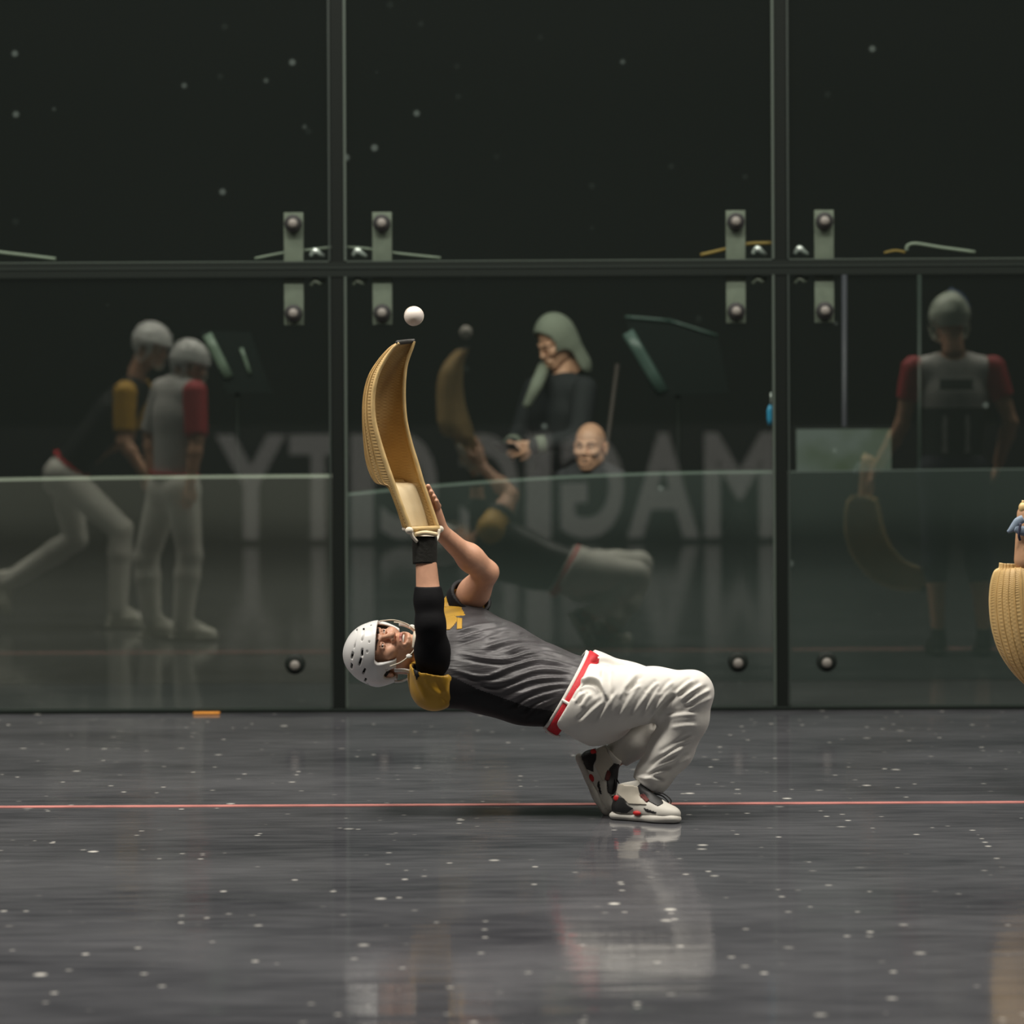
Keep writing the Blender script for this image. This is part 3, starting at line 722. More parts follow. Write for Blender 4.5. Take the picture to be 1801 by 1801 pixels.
# ---------------------------------------------------------------- helmet in head space
def helmet_mesh(h=0.0022):
    F = Field((-0.13, -0.155, -0.14), (0.13, 0.155, 0.165), h)
    F.ell((0, 0.004, 0.02), (0.103, 0.128, 0.120), k=0)
    F.ell((0, 0.004, 0.02), (0.107, 0.132, 0.088), k=0.004)       # raised lower band
    F.ell((0, 0.020, 0.045), (0.070, 0.118, 0.098), k=0.006)      # crown ridge
    F.ell((0, 0.004, 0.018), (0.094, 0.118, 0.111), k=0, sub=True)
    F.box((0, -0.115, -0.10), (0.2, 0.055, 0.124), rnd=0.012, sub=True)              # face opening
    F.box((0, -0.03, -0.15), (0.2, 0.20, 0.10), rnd=0.01, sub=True)                  # lower rim
    for s in (-1, 1):
        F.ell((s * 0.105, -0.004, -0.050), (0.04, 0.031, 0.042), k=0.004, sub=True)  # ear opening
        for y, z, a, l in ((-0.085, 0.068, 0.0, 0.014), (-0.052, 0.074, 0.25, 0.016), (-0.020, 0.060, 0.3, 0.017), (0.03, 0.056, 0.2, 0.016), (-0.055, 0.103, 0.2, 0.014), (-0.012, 0.105, 0.1, 0.014), (0.07, 0.05, 0.1, 0.013)):
            x = 0.108 * math.sqrt(max(0.03, 1 - (y / 0.13) ** 2 - ((z - 0.02) / 0.123) ** 2))
            c, n = math.cos(a), math.sin(a)
            F.box((s * x, y, z), (0.02, l, 0.0035), R=[[1, 0, 0], [0, c, -n], [0, n, c]], rnd=0.003, sub=True)
        for y, z in ((-0.107, 0.05), (-0.118, 0.045)):
            x = 0.035 if z < 0.047 else 0.062
            F.cap((s * x, -0.16, z), (s * x, -0.09, z), 0.0032, k=0, sub=True)
        for y in (-0.035, -0.022): F.cap((s * 0.13, y, -0.018), (s * 0.08, y, -0.018), 0.0035, k=0, sub=True)
    for z in (0.066, 0.088):   # stepped grooves over the front
        F.box((0, -0.13, z), (0.055, 0.05, 0.0022), rnd=0.001, sub=False) if False else None
    F.chain([((0.055 * math.sin(a), 0.004 - 0.128 * math.cos(a) * 0.94, 0.070), 0.0035) for a in np.linspace(-1.2, 1.2, 13)], k=0.002, sub=True)
    F.chain([((0.06 * math.sin(a), 0.004 - 0.112 * math.cos(a) * 0.94, 0.095), 0.003) for a in np.linspace(-1.2, 1.2, 13)], k=0.002, sub=True)
    return F.mesh(1)
HELMET = helmet_mesh()

def wear_helmet(R, c, root, m=M_SHELL, chin=True):
    T = lambda p: np.asarray(p, float) @ R.T + c
    V, Q = HELMET
    hm = mesh_obj('helmet', V @ R.T + c, Q, m, root)
    if not chin: return hm
    F = Field((-0.11, -0.13, -0.05), (0.11, 0.13, 0.14), 0.005)
    F.ell((0, 0.006, 0.020), (0.0925, 0.116, 0.1085), k=0); F.ell((0, 0.006, 0.020), (0.086, 0.108, 0.10), k=0, sub=True)
    F.box((0, -0.11, -0.10), (0.2, 0.06, 0.126), rnd=0.01, sub=True); F.cut((0, 0, -0.03), (0, 0, -1))
    v, q = F.mesh(1); mesh_obj('liner', v @ R.T + c, q, M_LINER, hm)
    for s in (-1, 1):
        ring = [T((s * (0.098 - 0.010 * max(0, -math.sin(a))), -0.008 + 0.034 * math.cos(a), -0.056 + 0.048 * math.sin(a))) for a in np.linspace(math.pi * 0.93, math.pi * 2.08, 16)]
        tube('ear_guard', ring, 0.0045, m, hm, 8, 2, 1.4)
        tube('strap', [T((s * 0.094, -0.058, -0.030)), T((s * 0.080, -0.070, -0.070)), T((s * 0.050, -0.085, -0.104)), T((s * 0.022, -0.092, -0.115))], 0.0052, M_STRAP, hm, 8, 6, 0.45)
        if s > 0: tube('strap', [T((s * 0.066, -0.098, 0.018)), T((s * 0.072, -0.100, -0.03)), T((s * 0.062, -0.096, -0.075)), T((s * 0.04, -0.094, -0.108))], 0.0026, M_STRAP, hm, 6, 6)
        bk = T((s * 0.062, -0.080, -0.094)); sphere('buckle', bk, (0.009, 0.006, 0.011), M_WHITE, hm, 12, R)
    tube('chin_cup', [T((-0.034, -0.088, -0.110)), T((0, -0.101, -0.113)), T((0.034, -0.088, -0.110))], [0.006, 0.0085, 0.006], M_STRAP, hm, 10, 6, 1.5, R[:, 2])
    return hm

# ---------------------------------------------------------------- hand added to a field
def hand(F, wrist, d, palm, side, curl=(0.35, 0.4, 0.45, 0.5), spread=0.10, scale=1.0, thumb=0.7):
    """d: towards the fingers, palm: out of the palm, side: +1 when the thumb lies along cross(d, palm)"""
    d = nrm(d); palm = nrm(palm - d * (np.asarray(palm) @ d)); t = np.cross(d, palm) * side
    w = np.asarray(wrist, float); S = scale
    for k, o in enumerate((0.028, 0.010, -0.010, -0.027)):
        F.cap(w + t * o * 0.5 * S + d * 0.012 * S, w + t * o * S + d * 0.085 * S * (1 - 0.05 * k), 0.0165 * S, 0.0125 * S, k=0.012, flat=(palm, 0.85))
    for k, (o, L) in enumerate(zip((0.030, 0.010, -0.010, -0.028), (0.070, 0.078, 0.073, 0.057))):
        base = w + t * o * S + d * (0.085 - (0.006, 0.0, 0.003, 0.010)[k]) * S
        dd = nrm(d + t * spread * (1.5 - k) * 0.6); a = 0.0; p = base
        for seg, fr in enumerate((0.45, 0.30, 0.25)):
            a += curl[k] * (0.9 if seg else 0.7)
            q = p + (dd * math.cos(a) + palm * math.sin(a)) * L * fr * S
            F.cap(p, q, (0.0092 - 0.0008 * seg) * S, (0.0086 - 0.001 * seg) * S, k=0.003); p = q
    b = w + t * 0.026 * S + d * 0.025 * S
    m1 = b + (t * 0.62 + d * 0.7 + palm * 0.35 * thumb) * 0.040 * S; m2 = m1 + (t * 0.25 + d * 0.85 + palm * 0.5 * thumb) * 0.034 * S
    F.cap(b - t * 0.006 * S, m1, 0.0135 * S, 0.0105 * S, k=0.010); F.cap(m1, m2, 0.0105 * S, 0.0085 * S, k=0.003)

# ---------------------------------------------------------------- shoe in shoe space (x heel to toe, y to its left, z up)
def shoe_meshes(h=0.0028):
    S = Field((-0.03, -0.07, -0.02), (0.32, 0.07, 0.08), h)
    S.chain([((0.035, 0, 0.014), 0.036), ((0.12, -0.004, 0.014), 0.036), ((0.20, -0.004, 0.014), 0.048), ((0.25, 0.0, 0.018), 0.040)], k=0.02, flat=((0, 0, 1), 0.55))
    S.cut((0, 0, 0.0), (0, 0, -1)); S.cut((0, 0, 0.034), (-0.05, 0, 1))
    U = Field((-0.03, -0.08, 0.0), (0.32, 0.08, 0.19), h)
    U.ell((0.215, -0.002, 0.036), (0.072, 0.044, 0.036), k=0)
    U.cap((0.05, 0, 0.045), (0.20, -0.002, 0.040), 0.036, 0.040, k=0.02)
    U.cap((0.075, 0, 0.07), (0.175, -0.002, 0.055), 0.036, 0.036, k=0.02, flat=((0, 1, 0), 0.95))
    U.cap((0.052, 0, 0.05), (0.066, 0, 0.125), 0.035, 0.038, k=0.02)
    U.cap((0.100, 0, 0.06), (0.092, 0, 0.130), 0.036, 0.034, k=0.02)
    U.cap((0.12, 0, 0.115), (0.20, 0, 0.066), 0.020, 0.018, k=0.012)
    U.cut((0, 0, 0.026), (0, 0, -1)); U.cut((0.06, 0, 0.138), (-0.25, 0, 1))
    U.cap((0.078, 0, 0.10), (0.082, 0, 0.18), 0.024, 0.028, k=0.004, sub=True)
    return S.mesh(2), U.mesh(2)
SOLE, UPPER = shoe_meshes()
def shoe(root, toe, heel, up, length=0.285, mirror=1, cols=None, fancy=True):
    m_sole, m_up = cols or (M_SHOEW, M_SHOEW)
    toe, heel = np.asarray(toe, float), np.asarray(heel, float)
    x = nrm(toe - heel); z = nrm(np.asarray(up, float) - x * (np.asarray(up) @ x)); y = np.cross(z, x); k = length / 0.285
    R = np.stack([x, y * mirror, z], 1)
    fl = (lambda q: q) if mirror > 0 else (lambda q: q[:, ::-1])
    T = lambda v: (np.asarray(v, float) * k) @ R.T + heel
    V, Q = UPPER; r = mesh_obj('shoe', T(V), fl(Q), m_up, root)
    mesh_obj('sole', T(SOLE[0]), fl(SOLE[1]), m_sole, r)
    if not fancy: return r
    cen = V[Q].mean(1); sd = cen[:, [0, 2]]; side = np.abs(cen[:, 1]) > 0.012
    def pan(name, poly, off, m, test=side): patch(name, T(V), fl(Q), in_poly(sd, poly) & test, off, m, r)
    pan('heel_panel', [(0.010, 0.03), (0.085, 0.028), (0.112, 0.047), (0.088, 0.060), (0.066, 0.085), (0.02, 0.088)], 0.0025, M_SHOEB)
    pan('ankle_panel', [(0.038, 0.100), (0.075, 0.078), (0.095, 0.062), (0.165, 0.064), (0.135, 0.085), (0.118, 0.128), (0.05, 0.133)], 0.0035, M_SHOEC)
    pan('toe_panel', [(0.155, 0.052), (0.21, 0.040), (0.205, 0.034), (0.165, 0.040)], 0.002, M_SHOEB)
    pan('tongue', [(0.125, 0.14), (0.11, 0.118), (0.15, 0.084), (0.212, 0.062), (0.225, 0.072), (0.17, 0.12)], 0.002, M_SHOEB, np.ones(len(Q), bool))
    pan('lining', [(0.142, 0.104), (0.128, 0.094), (0.162, 0.072), (0.172, 0.080)], 0.004, M_SHOED, np.ones(len(Q), bool))
    for s in (-1, 1):
        p = T([[0.040, s * 0.037, 0.080]])[0]; sphere('heel_dot', p, np.array([0.013, 0.005, 0.012]) * k, M_SHOER, r, 12, R)
        p = T([[0.128, s * 0.0395, 0.030]])[0]; sphere('sole_accent', p, np.array([0.017, 0.006, 0.009]) * k, M_SHOER, r, 12, R)
    for i in range(4):
        a = 0.145 + i * 0.02; zz = 0.112 - i * 0.0125
        tube('lace', T([(a - 0.004, -0.024, zz - 0.012), (a, 0, zz + 0.006), (a - 0.004, 0.024, zz - 0.012)]), 0.0028 * k, M_SHOEB, r, 6, 5)
    tube('lace', T([(0.165, -0.01, 0.104), (0.20, -0.022, 0.098), (0.222, -0.030, 0.078), (0.215, -0.036, 0.062)]), 0.0026 * k, M_SHOEB, r, 6, 5)
    tube('lace', T([(0.165, 0.0, 0.106), (0.205, -0.012, 0.108), (0.236, -0.022, 0.086), (0.232, -0.028, 0.064)]), 0.0026 * k, M_SHOEB, r, 6, 5)
    return r

# ---------------------------------------------------------------- cesta (long curved wicker basket)
def cesta(label, st, name='cesta_basket', ribs=13, knobs=True):
    """st: stations of (left rim point, right rim point, depth, back direction)"""
    n = 7
    L = catmull([s[0] for s in st], n); R = catmull([s[1] for s in st], n)
    B = catmull([nrm(s[3]) for s in st], n); D = catmull([A3(s[2], 0, 0) for s in st], n)[:, 0]
    D = np.maximum(D, 0.006); N = len(L); K = 25
    root = empty(name, (L[0] + R[0]) / 2); tag(root, label, 'cesta basket')
    def section(i, grow=0.0, th=None):
        th = np.linspace(0, math.pi, K) if th is None else th
        mid = (L[i] + R[i]) / 2; w = (L[i] - R[i]) / 2; wn = nrm(w); b = nrm(B[i] - wn * (B[i] @ wn))
        c, s_ = np.cos(th), np.sin(th)
        cc = np.sign(c) * np.abs(c) ** 0.8; ss = s_ ** 0.75
        return mid + np.outer(cc, w + wn * grow) + np.outer(ss, b * (D[i] + grow))
    outer = np.array([section(i, 0.005) for i in range(N)]); inner = np.array([section(i, 0.0) for i in range(N)])
    V = np.concatenate([outer.reshape(-1, 3), inner.reshape(-1, 3)]); o = N * K; F = []
    for i in range(N - 1):
        for k in range(K - 1):
            a, b = i * K + k, (i + 1) * K + k
            F.append((a, b, b + 1, a + 1)); F.append((o + a, o + a + 1, o + b + 1, o + b))
        for k in (0, K - 1):
            a, b = i * K + k, (i + 1) * K + k; F.append((a, o + a, o + b, b))
    for i in (0, N - 1):
        for k in range(K - 1): a = i * K + k; F.append((a, a + 1, o + a + 1, o + a))
    u = np.repeat(np.linspace(0, 1, N), K); v = np.tile(np.linspace(0, 1, K), N); uv = np.stack([u, v], 1)
    mesh_obj('basket', V, F, M_WICK, root, uv=np.concatenate([uv, uv]))
    for k in np.linspace(0, math.pi, ribs + 2)[1:-1]:
        pts = np.array([section(i, 0.0052, np.array([k]))[0] for i in range(N)])
        v_, f_ = tube_geo(pts, 0.0026, 6); mesh_obj('rib', v_, f_, M_RIB, root)
    for E in (L, R): v_, f_ = tube_geo(E, [0.0075, 0.0085, 0.0075, 0.006], 8); mesh_obj('rim', v_, f_, M_RIM, root)
    tipw = np.concatenate([section(N - 1, 0.004)]); t2 = section(N - 3, 0.004)
    v_, f_ = tube_geo(catmull([tipw[0], tipw[K // 4], tipw[K // 2], tipw[3 * K // 4], tipw[-1]], 4), 0.0085, 10); mesh_obj('tip_binding', v_, f_, M_TIP, root)
    # leather pad inside the lower part
    q = int(N * 0.30); th = np.linspace(0.55, math.pi - 0.55, 11); pv = []
    for i in range(0, q):
        pv.append(section(i, -0.006, th))
    pv = np.array(pv).reshape(-1, 3); pf = [(i * 11 + k, (i + 1) * 11 + k, (i + 1) * 11 + k + 1, i * 11 + k + 1) for i in range(q - 1) for k in range(10)]
    po = mesh_obj('leather_pad', pv, pf, M_PADC, root); md = po.modifiers.new('thick', 'SOLIDIFY'); md.thickness = 0.003
    a, b = L[0], R[0]; d = nrm(a - b); t0 = nrm(L[0] + R[0] - L[2] - R[2])
    if knobs:
        tube('cross_bar', [a + d * 0.006, b - d * 0.006], 0.0095, M_RIM, root, 10, 3)
        sec = section(0, 0.004)
        tube('mouth_binding', [sec[0], sec[6], sec[12], sec[18], sec[-1]], 0.007, M_ROPE, root, 8, 5)
        for p in (a + d * 0.008, b - d * 0.008):
            kn = sphere('rope_knot', p + t0 * 0.004, (0.014, 0.013, 0.0125), M_ROPE, root, 16)
    return root, L, R, section, t0

# ================================================================== the player bending backwards
player = empty('person', P(1140, 1442, 10.70)); player.location[2] = 0
tag(player, 'player bent backwards in charcoal and yellow jersey, white trousers and white helmet', 'person', 'players on the court')
tf = nrm((0.0, -0.56, 0.83)); tl = nrm((0.05, 0.83, 0.56))          # chest direction and the player's left
# joints
SH_R, SH_L = P(764, 1200, 10.74), P(808, 1082, 11.06)
EL_R, WR_R = P(757, 1098, 10.62), P(748, 968, 10.66)
EL_L, WR_L = P(853, 1008, 10.93), P(774, 934, 10.80)
HIP_R, HIP_L = P(1026, 1236, 10.79), P(1034, 1205, 10.95)
KN_R, AN_R = P(1216, 1218, 10.68), P(1132, 1392, 10.74)
KN_L, AN_L = P(1200, 1224, 10.93), P(1082, 1332, 10.94)
HEADC = P(675, 1149, 10.80)
HR = axes((0.03, -0.76, 0.65), (-1.0, 0.02, 0.05))
chest = [(P(1000, 1216, 10.86), 0.150), (P(930, 1200, 10.87), 0.165), (P(862, 1172, 10.88), 0.185), (P(806, 1150, 10.89), 0.178)]

# ---- body
B = Field((-0.70, 10.42, 0.02), (0.62, 11.48, 1.22), 0.0055)
B.chain([(p, r - d) for (p, r), d in zip(chest, (0.052, 0.045, 0.035, 0.03))], k=0.03, flat=(tf, 0.72))
B.cap(SH_R, SH_L, 0.062, k=0.05); B.cap(HIP_R, HIP_L, 0.075, k=0.02); B.cap(chest[0][0], (HIP_R + HIP_L) / 2, 0.085, 0.09, k=0.03)
nb, nt = (SH_R + SH_L) / 2 + A3(0.02, 0, 0), HEADC + HR @ A3(0, 0.028, -0.12)
B.cap(nb, nt, 0.060, 0.053, k=0.04)
B.chain([(HIP_R, 0.072), (KN_R, 0.050), (KN_R * 0.7 + AN_R * 0.3, 0.050), (AN_R, 0.036)], k=0.01)
B.chain([(HIP_L, 0.085), (KN_L, 0.050), (KN_L * 0.7 + AN_L * 0.3, 0.050), (AN_L, 0.036)], k=0.01)
def arm(sh, el, wr, rs):
    m1 = sh * 0.45 + el * 0.55; m2 = el * 0.68 + wr * 0.32
    B.chain([(sh, rs[0]), (m1, rs[1]), (el, rs[2])], k=0.03); B.chain([(el, rs[2] * 0.95), (m2, rs[3]), (wr, rs[4])], k=0.025)
arm(SH_R, EL_R, WR_R, (0.056, 0.050, 0.043, 0.043, 0.034))
arm(SH_L, EL_L, WR_L, (0.056, 0.050, 0.036, 0.041, 0.029))
B.cap(EL_L + A3(0.014, 0, 0.006), EL_L * 0.6 + WR_L * 0.4 + A3(0.008, 0, 0.006), 0.027, 0.036, k=0.03)
B.cap(EL_L + A3(0.012, 0, 0.004), EL_L * 0.6 + SH_L * 0.4 + A3(0.012, 0, 0.0), 0.026, 0.040, k=0.03)
VB, QB = B.mesh(3)
# head
(VH, QH) = HEAD
VHw = VH @ HR.T + HEADC
# hands, finer
HF = Field(P(700, 960, 10.75) - A3(0, 0.35, 0.02), P(800, 800, 10.75) + A3(0, 0.25, 0.02), 0.0026)
HF.cap(WR_L * 0.8 + EL_L * 0.2, WR_L, 0.031, 0.028, k=0.02)
kn = P(757, 884, 10.765)
HF.cap(WR_L, P(764, 902, 10.775), 0.026, 0.027, k=0.02, flat=((0.3, 0.9, 0), 0.7)); HF.cap(P(766, 915, 10.79), P(758, 892, 10.775), 0.026, 0.022, k=0.02)
for base, mid, tip in (((757, 884), (759, 868), (753, 855)), ((760, 888), (763, 875), (758, 865)), ((763, 893), (767, 882), (763, 873)), ((766, 900), (771, 890), (767, 881))):
    HF.chain([(P(*base, 10.775), 0.0105), (P(*mid, 10.755), 0.0095), (P(*tip, 10.725), 0.0082)], k=0.004)
HF.chain([(P(760, 912, 10.79), 0.014), (P(742, 900, 10.80), 0.011), (P(730, 884, 10.79), 0.009)], k=0.008)
hw = P(741, 938, 10.73)
HF.cap(WR_R, hw, 0.027, 0.018, k=0.01)
hand(HF, hw, P(704, 876, 10.775) - hw, A3(0.7, -0.7, 0), 1, curl=(0.04, 0.04, 0.04, 0.04), spread=0.02, scale=0.62, thumb=0.1)
VHa, QHa = HF.mesh(2)
V, Q = add_tris([(VB, QB), (VHw, QH), (VHa, QHa)])
body = mesh_obj('body', V, Q, [M_SKIN, M_LIP], player)
cen = VH[QH].mean(1)
dl = np.minimum(*[np.min([np.linalg.norm(cen - (np.array(a) * (1 - t) + np.array(b) * t), axis=1) for a, b in zip(c[:-1], c[1:]) for t in (0, .33, .66, 1)], 0) for c in (LIP_U, LIP_L)])
mi = np.zeros(len(Q), int); mi[len(QB):len(QB) + len(QH)] = (dl < 0.0052); set_mats(body, mi)
place_head(HR, HEADC, body)
wear_helmet(HR, HEADC, player)

# ---- jersey
T = Field((-0.62, 10.50, 0.15), (0.16, 11.30, 0.98), 0.0045)
T.chain(chest, k=0.04, flat=(tf, 0.76))
T.cap(SH_R + A3(0.02, 0, 0), SH_L, 0.074, 0.078, k=0.05); T.cap(SH_R * 0.7 + chest[2][0] * 0.3, SH_L * 0.6 + chest[2][0] * 0.4, 0.10, 0.10, k=0.05)
wdir = nrm(A3(0.86, 0.0, -0.50))
T.cut(P(1004, 1217, 10.86) + wdir * 0.01, wdir)
nd = nrm(nt - nb)
T.cut(P(752, 1160, 10.9), A3(-1, 0, 0.12))
T.cap(nb, nt, 0.066, 0.062, k=0.01, sub=True)
VT, QT = T.mesh(2)
folds = []
for pts in ([(1018, 1162), (950, 1146), (880, 1160), (800, 1148)], [(1012, 1172), (950, 1160), (900, 1172), (850, 1190), (795, 1178)], [(1008, 1180), (945, 1178), (880, 1200), (830, 1196)],
            [(1003, 1190), (940, 1195), (880, 1216)], [(998, 1200), (940, 1212), (878, 1240)], [(992, 1212), (935, 1230), (905, 1250)], [(988, 1222), (950, 1240), (918, 1262)],
            [(960, 1128), (905, 1124), (850, 1140)], [(905, 1104), (860, 1108), (800, 1126)], [(925, 1112), (890, 1112), (850, 1122)],
            [(985, 1146), (930, 1134), (890, 1146)], [(800, 1112), (840, 1100), (880, 1096)]):
    wv = 0.75 + 0.5 * ((len(folds) * 37) % 10) / 10
    folds.append((pts, 3.0 * wv, 0.0048))
    folds.append(([(x + 3, y + 9) for x, y in pts], 3.6 * wv, -0.0042))
VT = wrinkle(VT, QT, folds, True)
N = vnormals(VT, QT); lat = VT @ A3(3, 1, 2)
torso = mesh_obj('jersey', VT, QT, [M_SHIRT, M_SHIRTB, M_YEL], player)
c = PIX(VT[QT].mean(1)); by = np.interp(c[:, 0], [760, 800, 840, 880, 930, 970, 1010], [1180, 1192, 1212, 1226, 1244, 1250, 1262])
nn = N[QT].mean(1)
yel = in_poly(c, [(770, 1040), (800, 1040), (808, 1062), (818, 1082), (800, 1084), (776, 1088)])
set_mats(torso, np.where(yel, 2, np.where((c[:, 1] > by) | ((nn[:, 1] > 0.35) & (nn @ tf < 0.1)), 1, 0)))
cT = VT[QT].mean(1); front = nn[:, 1] < 0.3
patch('chest_crest', VT, QT, in_poly(c, [(780, 1086), (800, 1082), (806, 1090), (800, 1098), (790, 1108), (776, 1106)]) & front, 0.0015, M_YEL, torso)
patch('chest_stripe', VT, QT, in_poly(c, [(803, 1086), (812, 1088), (812, 1106), (803, 1107)]) & front, 0.0018, M_YEL, torso)

# ---- near sleeve, far sleeve and its trim
S = Field(P(700, 1275, 10.7) - A3(0, 0.3, 0), P(835, 1130, 10.7) + A3(0, 0.3, 0), 0.0042)
s0, s1 = P(764, 1205, 10.74), P(757, 1172, 10.69)
S.cap(s0, s1, 0.080, 0.072, k=0); S.cap(s0, P(778, 1195, 10.80), 0.080, 0.082, k=0.03); S.cap(s0, P(744, 1186, 10.76), 0.074, 0.05, k=0.03)
S.cap(s0 * 0.3 + s1 * 0.7, s1 + (s1 - s0) * 2, 0.060, 0.066, k=0.008, sub=True)
S.cut(P(758, 1176, 10.70), nrm(A3(0.28, -0.15, 1)))
VS, QS = S.mesh(3)
VS = wrinkle(VS, QS, [([(788, 1172), (786, 1190), (782, 1225)], 4, 0.008), ([(797, 1176), (796, 1200)], 4, 0.006), ([(730, 1180), (738, 1205), (752, 1235)], 5, 0.006), ([(768, 1192), (775, 1215), (790, 1240)], 5, -0.006), ([(745, 1195), (765, 1215), (780, 1220)], 5, 0.005)])
sleeve = mesh_obj('sleeve', VS, QS, M_YEL, player)
cS = PIX(VS[QS].mean(1))
patch('sleeve_mark', VS, QS, in_poly(cS, [(728, 1168), (734, 1175), (737, 1188), (733, 1195), (728, 1182)]) & (vnormals(VS, QS)[QS].mean(1)[:, 1] < 0.2), 0.0018, M_SHIRTB, sleeve)
ud = nrm(EL_L - SH_L)
S = Field(SH_L - 0.16, SH_L + 0.20, 0.0045)
S.cap(SH_L - ud * 0.02, SH_L + ud * 0.075, 0.078, 0.074, k=0); S.cap(SH_L - ud * 0.02, SH_L + A3(-0.035, -0.05, -0.01), 0.07, 0.055, k=0.03)
S.cap(SH_L + ud * 0.02, SH_L + ud * 0.2, 0.061, 0.066, k=0.005, sub=True); S.cut(SH_L + ud * 0.075, ud)
VS, QS = S.mesh(2)
VS = wrinkle(VS, QS, [([(782, 1066), (812, 1086)], 2.5, 0.006), ([(780, 1074), (808, 1090)], 2.5, -0.006), ([(788, 1060), (815, 1084)], 2.5, -0.005), ([(779, 1082), (800, 1092)], 2.5, 0.006)])
mesh_obj('sleeve', VS, QS, M_YEL, player)
S = Field(SH_L - 0.2, SH_L + 0.24, 0.004)
S.cap(SH_L + ud * 0.04, SH_L + ud * 0.11, 0.083, 0.078, k=0); S.cap(SH_L, SH_L + ud * 0.3, 0.064, 0.066, k=0.003, sub=True)
S.cut(SH_L + ud * 0.108, ud); S.cut(SH_L + ud * 0.066, -ud)
v, q = S.mesh(1); mesh_obj('sleeve_trim', v, q, M_SHIRTB, player)

# ---- compression sleeve, wrist wrap
S = Field(P(700, 1230, 10.7) - A3(0, 0.3, 0), P(810, 1000, 10.7) + A3(0, 0.25, 0), 0.004)
m1 = SH_R * 0.45 + EL_R * 0.55; m2 = EL_R * 0.68 + WR_R * 0.32
S.chain([(SH_R, 0.0625), (m1, 0.0565), (EL_R, 0.050)], k=0.03); S.chain([(EL_R, 0.0475), (m2, 0.0475), (WR_R, 0.040)], k=0.025)
S.cut(P(750, 1031, 10.64), A3(0, 0, 1))
v, q = S.mesh(2); mesh_obj('arm_sleeve', v, q, M_COMP, player)
v, f = tube_geo(catmull([P(747, 992, 10.655), P(747, 970, 10.66), P(747, 944, 10.665)], 6), [0.0415, 0.0425, 0.043, 0.043], 28); mesh_obj('wrist_wrap', v, f, M_WRAP, player)

# ---- trousers
TR = Field((-0.06, 10.40, 0.04), (0.66, 11.50, 0.66), 0.0045)
w0 = P(1002, 1217, 10.86)
TR.cap(w0 - wdir * 0.03, w0 + wdir * 0.10, 0.158, 0.155, k=0, flat=(tf, 0.80))
TR.cap(HIP_R + A3(0.01, 0, 0.005), HIP_L, 0.122, 0.12, k=0.05); TR.ell(P(1040, 1252, 10.84), (0.12, 0.17, 0.085), k=0.04)
TR.chain([(HIP_R + A3(0, -0.025, 0), 0.118), (P(1090, 1227, 10.73), 0.105), (P(1150, 1222, 10.71), 0.092), (KN_R, 0.074)], k=0.03)
TR.chain([(KN_R, 0.074), (P(1206, 1262, 10.69), 0.078), (P(1180, 1318, 10.71), 0.0765), (P(1150, 1362, 10.73), 0.062), (P(1136, 1386, 10.735), 0.0545)], k=0.02)
TR.chain([(HIP_L, 0.118), (P(1100, 1216, 10.94), 0.100), (KN_L, 0.072)], k=0.03)
TR.chain([(KN_L, 0.072), (P(1160, 1264, 10.935), 0.070), (P(1115, 1304, 10.94), 0.060), (P(1084, 1330, 10.94), 0.050)], k=0.02)
TR.cut(w0 + wdir * 0.006, -wdir)
ad = nrm(AN_R - P(1180, 1318, 10.71)); TR.cut(P(1138, 1383, 10.735), nrm(A3(-0.55, 0, -0.83)))
TR.cut(P(1089, 1325, 10.93), nrm(A3(-0.72, 0, -0.69))) if False else None
VP, QP = TR.mesh(3)
fl = [([(1004, 1212), (1020, 1202), (1036, 1199), (1050, 1206), (1063, 1230)], 4.5, -0.016), ([(1016, 1216), (1036, 1210), (1054, 1226)], 7, -0.010), ([(1006, 1207), (1022, 1196), (1040, 1193), (1056, 1200), (1068, 1226)], 4, 0.011),
      ([(1062, 1176), (1061, 1200), (1066, 1232)], 5, 0.009), ([(1074, 1176), (1072, 1200), (1076, 1228)], 5, -0.006), ([(1024, 1196), (1040, 1180), (1062, 1172)], 3.5, -0.006),
      ([(1040, 1164), (1068, 1164), (1098, 1176)], 3, -0.008), ([(1042, 1159), (1070, 1159), (1100, 1172)], 3.5, 0.007),
      ([(1130, 1186), (1112, 1205), (1094, 1232)], 4, -0.007), ([(1122, 1184), (1106, 1202), (1088, 1230)], 5, 0.007)]
